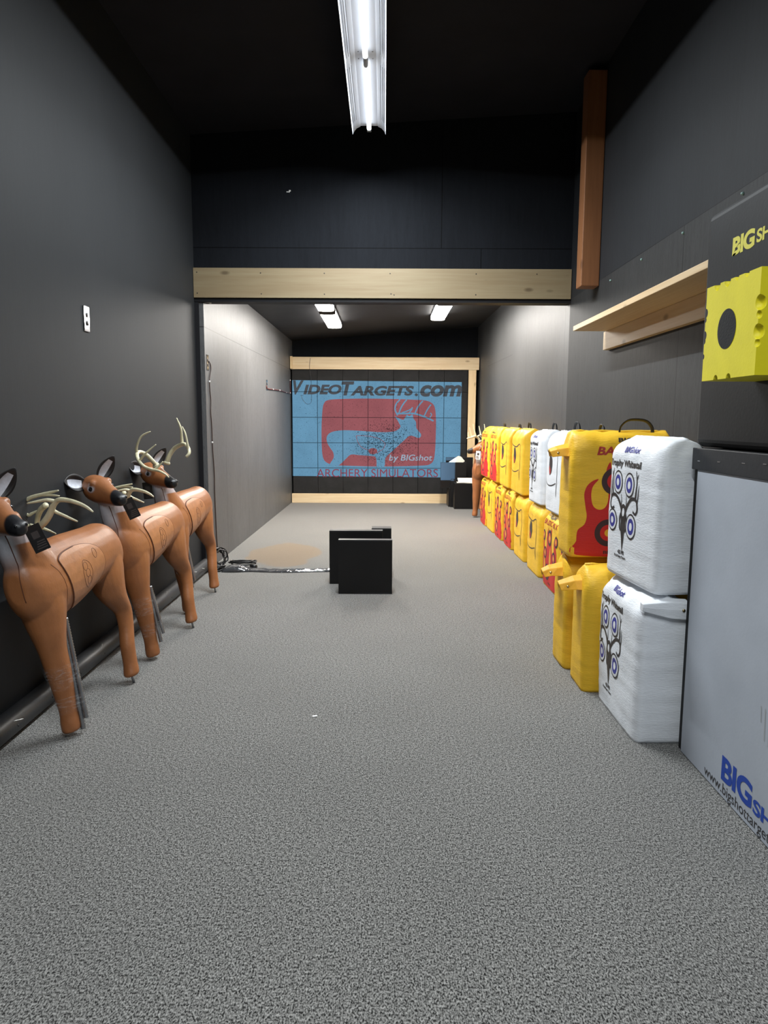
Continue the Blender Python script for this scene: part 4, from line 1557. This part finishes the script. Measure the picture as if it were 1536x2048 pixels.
def print_flame(mb, front, roof, w, h):
    L = curve2([(-.285, .02), (-.292, .12), (-.288, .22), (-.262, .272), (-.248, .33), (-.262, .39), (-.258, .44), (-.225, .478), (-.190, .490), (-.212, .455), (-.218, .40), (-.195, .352), (-.160, .338), (-.130, .355), (-.118, .40), (-.122, .46), (-.105, .52), (-.065, .565), (-.080, .51), (-.070, .46), (-.045, .425), (-.015, .415), (.010, .43), (.022, .475), (.012, .53), (.035, .575), (.055, .545), (.060, .48), (.070, .41), (.090, .36), (.120, .335), (.150, .345), (.168, .39), (.165, .45), (.190, .50), (.235, .535), (.222, .48), (.230, .42), (.255, .375), (.262, .31), (.250, .26), (.280, .215), (.292, .12), (.285, .02)], 4)
    sx_ = w / 0.62
    sc = lambda pts: [(x * sx_, y) for x, y in pts]
    drape(mb, poly_tris([sc(L)]), front, PI_['print_red'], 0.0016)
    for pts in ([(-.20, .28), (-.175, .25), (-.165, .19), (-.185, .155), (-.21, .165), (-.215, .22)], [(.03, .40), (.05, .33), (.055, .26), (.035, .215), (.008, .22), (0, .28), (.012, .34)]):
        drape(mb, poly_tris([sc(curve2(pts, 4))]), front, PI_['print_yellow'], 0.0022)
    for cx, cy, r in ((-.01, .475, .076), (-.235, .475, .052), (.235, .475, .052), (-.17, .315, .058), (.17, .315, .058), (-.075, .145, .078)):
        cx *= sx_
        drape(mb, poly_tris([ellipse(cx, cy, r, r)]), front, PI_['print_maroon'], 0.0026)
        drape(mb, poly_tris([ellipse(cx, cy, r * .64, r * .64)]), front, PI_['print_pink'], 0.0030)
        drape(mb, poly_tris([ellipse(cx, cy, r * .30, r * .30)]), front, PI_['print_yellow'], 0.0034)
    drape(mb, fit_text('BALLISTIC 450 X', -.245 * sx_, .245 * sx_, .585, .635, .02, .2), front, PI_['print_text_red'], 0.0020, 0.02)
    drape(mb, fit_text('BIGshot', -.11 * sx_, .11 * sx_, .650, .676, .03, .1), front, PI_['print_black'], 0.0020, 0.02)
    drape(mb, fit_text('BIGshot', -.03, .07, .040, .058, .02, .0), front, PI_['print_maroon'], 0.0024, 0.02)


def print_big(mb, front, roof, w, h):
    L = curve2([(-.265, .015), (-.268, .10), (-.262, .165), (-.225, .20), (-.212, .25), (-.222, .31), (-.232, .38), (-.218, .43), (-.185, .462), (-.150, .472), (-.182, .43), (-.190, .38), (-.180, .32), (-.150, .292), (-.115, .295), (-.092, .33), (-.088, .40), (-.100, .47), (-.105, .53), (-.085, .575), (-.075, .54), (-.045, .53), (.02, .53), (.05, .56), (.06, .50), (.055, .42), (.075, .35), (.11, .32), (.145, .34), (.155, .41), (.165, .48), (.21, .53), (.20, .46), (.21, .38), (.24, .33), (.262, .25), (.27, .12), (.265, .015)], 4)
    drape(mb, poly_tris([L]), front, PI_['print_red'], 0.0016)
    for cx, cy, r in ((-.050, .460, .082), (-.080, .150, .082), (.200, .46, .07), (.14, .16, .08)):
        drape(mb, poly_tris([ellipse(cx, cy, r, r, 36)]), front, PI_['print_maroon'], 0.0026)
        drape(mb, poly_tris([ellipse(cx, cy, r * .60, r * .60, 36)]), front, PI_['print_red'], 0.0030)
        drape(mb, poly_tris([ellipse(cx, cy, r * .27, r * .27)]), front, PI_['print_yellow'], 0.0034)
    drape(mb, fit_text('BALLISTIC', -.165, .215, .615, .665, .035, .2), front, PI_['print_text_red'], 0.0022, 0.02)
    drape(mb, fit_text('BIGshot', -.035, .16, .690, .716, .04, .1), front, PI_['print_black'], 0.0022, 0.02)
    drape(mb, fit_text('BIGshot', -.105, .02, .022, .042, .03, .0), front, PI_['print_maroon'], 0.0026, 0.02)


def print_none(mb, front, roof, w, h):
    pass


def print_vital(mb, front, roof, w, h):
    sx_ = w / 0.62
    sc = lambda pts: [(x * sx_, y) for x, y in pts]
    K = PI_['print_black']
    drape(mb, stroke(sc([(-.262, .60), (-.255, .565), (-.22, .545), (-.12, .530), (-.03, .528), (.04, .540), (.11, .562), (.155, .560), (.170, .53)]), lambda t: .007 + .005 * math.sin(PI * t)), front, K, 0.0016)
    drape(mb, stroke(sc([(.170, .535), (.168, .44), (.168, .34), (.160, .24), (.145, .15)]), lambda t: .006 + .007 * math.sin(PI * t)), front, K, 0.0016)
    drape(mb, stroke(sc([(-.270, .285), (-.235, .252), (-.15, .236), (-.06, .238), (.03, .252), (.09, .265), (.125, .262), (.142, .16)]), lambda t: .006 + .005 * math.sin(PI * t)), front, K, 0.0016)
    drape(mb, poly_tris([sc(ellipse(-.285, .23, .005, .008, 10))]), front, K, 0.0016)
    lung = curve2(sc([(-.12, .520), (-.065, .505), (-.03, .46), (-.03, .41), (-.055, .365), (-.095, .335), (-.130, .335), (-.150, .37), (-.155, .43), (-.145, .49)]), 4)
    drape(mb, poly_tris([lung]), front, K, 0.0018)
    drape(mb, poly_tris([curve2(sc([(-.145, .42), (-.115, .40), (-.085, .38), (-.095, .345), (-.130, .343), (-.146, .37)]), 4)]), front, PI_['print_text_red'], 0.0023)
    drape(mb, poly_tris([sc(ellipse(-.09, .462, .015, .02, 14))]), front, PI_['print_maroon'], 0.0023)


def print_trophy(mb, front, roof, w, h):
    K, Bl, Wh = PI_['print_black'], PI_['print_blue'], PI_['print_white']
    c0 = -0.095
    drape(mb, fit_text('Trophy Whitetail', c0 - .195, c0 + .185, .570, .617, .035, 0), front, K, 0.0018, 0.02)
    for cx, cy, r in ((-.078, .497, .060), (.066, .492, .062), (-.128, .290, .058), (.098, .282, .064)):
        cx += c0
        drape(mb, poly_tris([ellipse(cx, cy, r * .96, r * 1.04)]), front, K, 0.0018)
        drape(mb, poly_tris([ellipse(cx, cy, r * .82, r * .89)]), front, Wh, 0.0022)
        drape(mb, poly_tris([ellipse(cx, cy, r * .60, r * .66)]), front, Bl, 0.0026)
        drape(mb, poly_tris([ellipse(cx, cy, r * .28, r * .32)]), front, Wh, 0.0030)
    for s in (-1, 1):
        x = lambda pts: [(c0 + s * a_ * 1.0, b_) for a_, b_ in pts]
        drape(mb, stroke(x([(.022, .352), (.045, .385), (.085, .418), (.125, .428), (.158, .415), (.165, .375), (.145, .352), (.115, .362)]), lambda t: .020 - .008 * t), front, K, 0.0017)
        drape(mb, stroke(x([(.140, .425), (.152, .48), (.150, .53), (.138, .568)]), lambda t: .017 - .013 * t), front, K, 0.0017)
        drape(mb, stroke(x([(.160, .40), (.172, .45), (.178, .50)]), lambda t: .014 - .011 * t), front, K, 0.0017)
        drape(mb, stroke(x([(.148, .525), (.160, .542), (.166, .555)]), lambda t: .010 - .007 * t), front, K, 0.0017)
        drape(mb, stroke(x([(.030, .370), (.030, .405), (.034, .44)]), lambda t: .010 - .007 * t), front, K, 0.0017)
        drape(mb, stroke(x([(.030, .335), (.042, .30), (.040, .265), (.026, .245)]), lambda t: .016 - .006 * t), front, K, 0.0017)
    drape(mb, poly_tris([curve2([(c0 + a_, b_) for a_, b_ in [(-.026, .375), (0, .388), (.026, .375), (.034, .34), (.028, .30), (.032, .27), (.020, .235), (.012, .19), (.004, .150), (-.002, .150), (-.010, .19), (-.020, .235), (-.030, .27), (-.026, .30), (-.034, .34)]], 4)]), front, K, 0.0020)
    drape(mb, poly_tris([ellipse(c0, .345, .014, .022, 16)]), front, Wh, 0.0024)
    drape(mb, fit_text('425 FPS', c0 - .045, c0 + .03, .122, .143, .05, 0), front, K, 0.0018, 0.02)
    drape(mb, fit_text('Field Point Target', c0 - .085, c0 + .055, .098, .115, .05, 0), front, K, 0.0018, 0.02)
    drape(mb, fit_text('BIGshot', c0 - .03, c0 + .13, .655, .685, .03, .1), front, Bl, 0.0020, 0.02)


def make_bag(kind, seed, label, loc, rotz, w=0.615, d=0.29, h=0.725, flaps=(), handle=True, group=None, tilt=(0, 0)):
    mb, bv = bag_mesh(seed, w, d, h, flaps)

    def front(u, v, off):
        hit, nn, i_, dd = bv.ray_cast(Vector((u, -1.0, v)), Vector((0, 1, 0)))
        if hit is None or hit.y > 0.05:
            return None
        return hit + nn * off if nn.y < 0 else hit - nn * off
    base = 'bag_white' if 'white' in kind else 'bag_yellow'
    {'yellow_big': print_big, 'yellow_plain': print_none, 'yellow_flame': print_flame, 'yellow_vital': print_vital, 'white_trophy': print_trophy, 'white_vital': print_vital}[kind](mb, front, None, w, h)
    # ridge seam across the top
    ridge = [Vector((-w * 0.44 + w * 0.88 * k / 12, 0.006 * noise.noise(Vector((k * 0.6, seed, 0))), h - 0.004 + 0.008 * noise.noise(Vector((k * 0.7, seed, 5))))) for k in range(13)]
    mb.tube(ridge, 0.010, 8, 0, 1.0)
    mats = [M[base], M['bag_orange'] if base == 'bag_yellow' else M[base]] + [M[n_] for n_ in PRINT_MATS]
    o_ = mb.build('filled_sack', mats, recalc=False)
    bm = bmesh.new(); bm.from_mesh(o_.data)
    bmesh.ops.recalc_face_normals(bm, faces=[f for f in bm.faces if f.material_index < 2])
    for f in bm.faces:
        if f.material_index >= 2 and f.normal.y > 0:
            f.normal_flip()
    bm.to_mesh(o_.data); bm.free()
    for fl_ in flaps:
        fm = MB()
        if fl_[0] == 'side':            # a tongue folded flat along the narrow side
            xs = w / 2 + 0.004
            pts = []
            for i in range(9):
                u = i / 8
                yy = -0.135 + 0.215 * u
                hh = 0.020 + 0.026 * min(1, u * 1.6)
                zc = h - 0.040 - 0.012 * u
                oo = 0.010 + 0.012 * u
                pts.append([Vector((xs - 0.03, yy, zc + hh)), Vector((xs + oo, yy, zc + hh * 0.8)), Vector((xs + oo + 0.003, yy, zc)), Vector((xs + oo * 0.8, yy, zc - hh)), Vector((xs - 0.03, yy, zc - hh * 0.9))])
            fm.rings(pts, 0, False, True)
            g, gn = Vector((xs + 0.0235, 0.052, h - 0.050)), Vector((1, 0, 0))
        else:
            sgn, z, L, droop, wid, tw_ = fl_
            g, gn = flap_shape(fm, sgn * w / 2 * 0.97, z, sgn, L, droop, wid, 0, seed, tw_)
            if gn.y > 0:
                gn = -gn
        fo = fm.build('corner_flap', mats[1], o_, bevel=0.004)
        gm = MB(); gm.tube([g - gn * 0.003, g + gn * 0.002], 0.0075, 12)
        gm.build('grommet', M['brass'], fo)
    if handle:
        hx_, hw_, hh_, yy = handle if isinstance(handle, tuple) else (0.0, 0.06, 0.05, 0.0)
        hm = MB()
        P = [Vector((hx_ - hw_, yy, h - 0.035)), Vector((hx_ - hw_ * 0.95, yy, h + hh_ * 0.35)), Vector((hx_ - hw_ * 0.55, yy, h + hh_ * 0.9)), Vector((hx_, yy, h + hh_)), Vector((hx_ + hw_ * 0.6, yy, h + hh_ * 0.85)), Vector((hx_ + hw_ * 0.95, yy, h + hh_ * 0.3)), Vector((hx_ + hw_, yy, h - 0.035))]
        hm.tube(P, 0.012, 8, 0, 0.25, sub=4)
        hm.build('carry_handle', M['webbing'], o_)
    o_.location = loc
    o_.rotation_euler = (tilt[0], tilt[1], rotz)
    tag(o_, label, 'sack', group)
    return o_


LANE = -PI / 2
G_LOW, G_UP = 'filled sacks in the bottom row', 'filled sacks in the top row'
XB = 1.665
TH = 0.27
wall_x = lambda y: NR + (FR1 - NR) * max(0, y - HY) / (13.72 - HY)
xb = lambda y: min(XB, wall_x(y + 0.35) - TH / 2 - 0.022)
low = [  # kind, y0, y1, label, flaps
    ('yellow_flame', 10.36, 10.98, 'yellow sack with red flames on the carpet, farthest of the bottom row', 0),
    ('yellow_vital', 9.72, 10.32, 'yellow sack with deer outline on the carpet, second farthest of the bottom row', 0),
    ('yellow_flame', 9.08, 9.66, 'yellow flame sack on the carpet, farther of the two flame sacks side by side', 0),
    ('yellow_flame', 8.42, 9.00, 'yellow flame sack on the carpet, nearer of the two flame sacks side by side', 0),
    ('yellow_vital', 7.68, 8.30, 'yellow deer outline sack on the carpet just beyond the one under the plain trophy sack', 1),
    ('yellow_vital', 6.90, 7.52, 'yellow deer outline sack on the carpet right beyond the large readable flame sack', 0),
    ('yellow_flame', 6.15, 6.76, 'yellow flame sack with readable title on the carpet beneath the white deer outline sack', 0),
    ('yellow_flame', 5.46, 6.08, 'yellow flame sack on the carpet mostly hidden by the sideways yellow sacks', 0),
]
for i, (kind, y0, y1, lab, fl_) in enumerate(low):
    fl = [(1, 0.665, 0.10, 0.03, 0.17, 0.0)] if fl_ else []
    make_bag(kind, 11 + i, lab, (xb(y1), (y0 + y1) / 2, 0.0), LANE + random.uniform(-.02, .02), y1 - y0, TH, 0.71, fl, False, G_LOW)
ZB = 0.722
up = [
    ('yellow_flame', 10.28, 10.98, 'yellow flame sack in the top row, farthest of the whole row beside the far deer', None),
    ('yellow_flame', 9.50, 10.20, 'yellow flame sack in the top row, second from the far deer', (0.0, .06, .06, 0.02)),
    ('yellow_vital', 8.68, 9.38, 'yellow deer outline sack in the top row, the farther of the pair', (0.1, .06, .05, 0.04)),
    ('yellow_vital', 7.86, 8.58, 'yellow deer outline sack in the top row beside the white trophy sack', (-0.12, .07, .07, 0.03)),
    ('white_trophy', 6.93, 7.50, 'white trophy sack in the top row between yellow sacks and the white outline sack', (0.02, .08, .07, 0.05)),
    ('white_vital', 6.16, 6.72, 'white sack with deer outline and dark red lung in the top row', (0.08, .09, .08, 0.05)),
    ('yellow_flame', 5.46, 6.06, 'yellow flame sack in the top row mostly hidden by the big sideways flame sack', (0.2, .07, .06, 0.03)),
]
for i, (kind, y0, y1, lab, hd_) in enumerate(up):
    make_bag(kind, 31 + i, lab, (xb(y1), (y0 + y1) / 2, ZB), LANE + random.uniform(-.03, .03), y1 - y0, TH, 0.735,
             [(1, 0.70, 0.09, 0.0, 0.15, 0.02)] if i == 3 else [], hd_ or False, G_UP)
# sideways pair with the flame sack across them, wide faces to the viewer
make_bag('yellow_plain', 51, 'plain sided yellow sack standing sideways on the carpet, the farther of the two', (1.420, 4.445, 0), 0.03, 0.60, 0.29, 0.725, [(-1, 0.672, 0.13, 0.055, 0.17, 0.0)], False, G_LOW)
make_bag('yellow_plain', 52, 'plain sided yellow sack standing sideways on the carpet right beside the white sacks', (1.435, 4.052, 0), -0.02, 0.60, 0.28, 0.725, [(-1, 0.672, 0.13, 0.05, 0.17, 0.0)], False, G_LOW)
make_bag('yellow_big', 53, 'big yellow flame sack resting on the two sideways sacks, half hidden by a white sack', (1.425, 4.36, ZB + 0.012), 0.0, 0.63, 0.30, 0.755, [(-1, 0.690, 0.115, 0.045, 0.20, 0.0), (1, 0.715, 0.11, 0.0, 0.15, 0.03)], (0.10, .10, .07, -0.03), G_UP)
make_bag('white_trophy', 54, 'white trophy sack standing on the carpet against the white target block', (1.352, 3.578, 0), LANE, 0.635, 0.285, 0.722, [('side',)], False, G_LOW)
make_bag('white_trophy', 55, 'white trophy sack on top of the nearest stack beside the white target block', (1.385, 3.585, ZB + 0.012), LANE + 0.085, 0.615, 0.265, 0.735, [], False, G_UP)

# ------------------------------------------------------------------ big target blocks at the right edge
WX = 1.412
wb = thing('range_target', 'large white faced foam target block on the carpet with blue logo and web address', 'archery target', (0, 0, 0))
wb.location = (1.62, 2.5, 0)


def loc_to(o_, p):
    return Vector(p) - Vector(o_.location)


b_ = MB(); b_.box(WX - 1.62 + 0.002, 1.838 - 1.62, 1.62 - 2.5, 3.235 - 2.5, 0.0, 1.43)
b_.build('foam_core', M['foam_block'], wb, bevel=0.008)
b_ = MB(); b_.box(WX - 1.62 - 0.004, WX - 1.62 + 0.001, 1.62 - 2.5, 3.188 - 2.5, 0.004, 1.345)
b_.build('white_face', M['board_white'], wb, bevel=0.002)
b_ = MB(); b_.box(WX - 1.62 - 0.010, WX - 1.62 + 0.001, 1.62 - 2.5, 3.238 - 2.5, 1.335, 1.432)
b_.build('top_strap', M['strap_grey'], wb, bevel=0.003)
b_ = MB()
for px in (1398, 1438, 1487, 1530):
    p = at_x(px, 922 + (px - 1398) * 0.05, WX - 0.0105)
    q = loc_to(wb, p)
    b_.box(q.x - 0.001, q.x + 0.001, q.y - 0.012, q.y + 0.012, q.z - 0.0015, q.z + 0.0015)
b_.build('staple', M['chrome'], wb)


def lane_face(xf, o_):
    def fn(u, v, off):          # u runs towards the viewer
        return loc_to(o_, (xf - off, -u, v))
    return fn


fw = lane_face(WX - 0.0045, wb)
yB = [at_x(px, py, WX - 0.005) for px, py in ((1447, 1583), (1483, 1600), (1412, 1543), (1447, 1517))]
b_ = MB()
drape(b_, fit_text('BIG', -2.79, -2.545, 0.076, 0.182, .035, 0.0, 0.95), fw, 0, 0.0006, None)
drape(b_, fit_text('SHOT', -2.535, -2.22, 0.076, 0.135, .03, 0.0, 0.95), fw, 0, 0.0006, None)
b_.build('blue_logo', M['logo_blue'], wb)
b_ = MB()
drape(b_, fit_text('www.bigshottargets.com', -2.94, -2.25, 0.008, 0.066, 0.0, 0.0, 1.0), fw, 0, 0.0006, None)
b_.build('web_lettering', M['print_black'], wb)
b_ = MB()
for k, (y, z, L) in enumerate(((2.46, .68, .09), (2.49, .66, .12), (2.44, .52, .1), (2.50, .50, .12), (2.53, .50, .06), (2.47, .47, .1))):
    drape(b_, stroke([(-y, z), (-y + .006, z - L)], 0.008), fw, 0, 0.0003, None)
b_.build('scuff_mark', M['smudge'], wb)

BX = 1.455
bb = thing('cube_target', 'black foam target block with yellow core standing on the white target block', 'archery target', (1.62, 2.5, 1.4335))
b_ = MB(); b_.box(BX - 1.62, 1.838 - 1.62, 1.75 - 2.5, 3.345 - 2.5, 0, 1.035)
o = b_.build('foam_block', M['foam_block'], bb)
bv_ = o.modifiers.new('bevel', 'BEVEL'); bv_.width = 0.035; bv_.segments = 4; bv_.limit_method = 'ANGLE'
b_ = MB()
fb = lane_face(BX, bb)
drape(b_, fit_text('BIG', -3.09, -2.91, 2.235, 2.31, .045, 0.0, 0.93), fb, 0, 0.001, None)
drape(b_, fit_text('SHOT', -2.895, -2.66, 2.243, 2.295, .03, 0.0, 0.95), fb, 0, 0.001, None)
b_.build('yellow_logo', M['logo_yellow'], bb)

# yellow core: a cube with half round bites along its edges
CX0, CX1, CY0, CY1, CZ0, CZ1 = 1.247, BX + 0.002, 2.435, 2.835, 1.706, 2.060
b_ = MB()
b_.box(CX0 - 1.62, CX1 - 1.62, CY0 - 2.5, CY1 - 2.5, CZ0 - 1.4335, CZ1 - 1.4335)
core = b_.build('yellow_core', M['foam_yellow'], bb)
cut = MB()


def bite(y, z, r, axis=0, L=0.05, x=CX0):
    c = loc_to(bb, (x, y, z))
    cut.ball(c, r, 16, 0, (1.0, 1.0, 1.0))


for z, r in ((1.945, .026), (1.905, .014), (1.850, .026), (1.812, .014)):
    bite(CY0, z, r)
for z, r in ((1.965, .018), (1.94, .010), (1.88, .018), (1.86, .012), (1.80, .010)):
    bite(CY1, z, r)
for y, r in ((2.53, .016), (2.60, .014), (2.67, .024), (2.75, .024)):
    bite(y, CZ1, r)
for y, r in ((2.62, .018), (2.72, .018)):
    bite(y, CZ0, r)
cutter = cut.build('cutter', M['foam_yellow'])
cutter.location = bb.location
bpy.context.view_layer.update()
md = core.modifiers.new('b', 'BOOLEAN'); md.operation = 'DIFFERENCE'; md.object = cutter; md.solver = 'EXACT'; md.use_self = True
dg = bpy.context.evaluated_depsgraph_get(); dg.update()
me_new = bpy.data.meshes.new_from_object(core.evaluated_get(dg))
core.modifiers.clear()
core.data = me_new
bpy.data.objects.remove(cutter)
b_ = MB()
fc = lane_face(CX0, bb)
drape(b_, poly_tris([ellipse(-2.655, 1.885, 0.070, 0.072, 36)]), fc, 0, 0.001, None)
b_.build('black_bullseye', M['foam_black'], core)
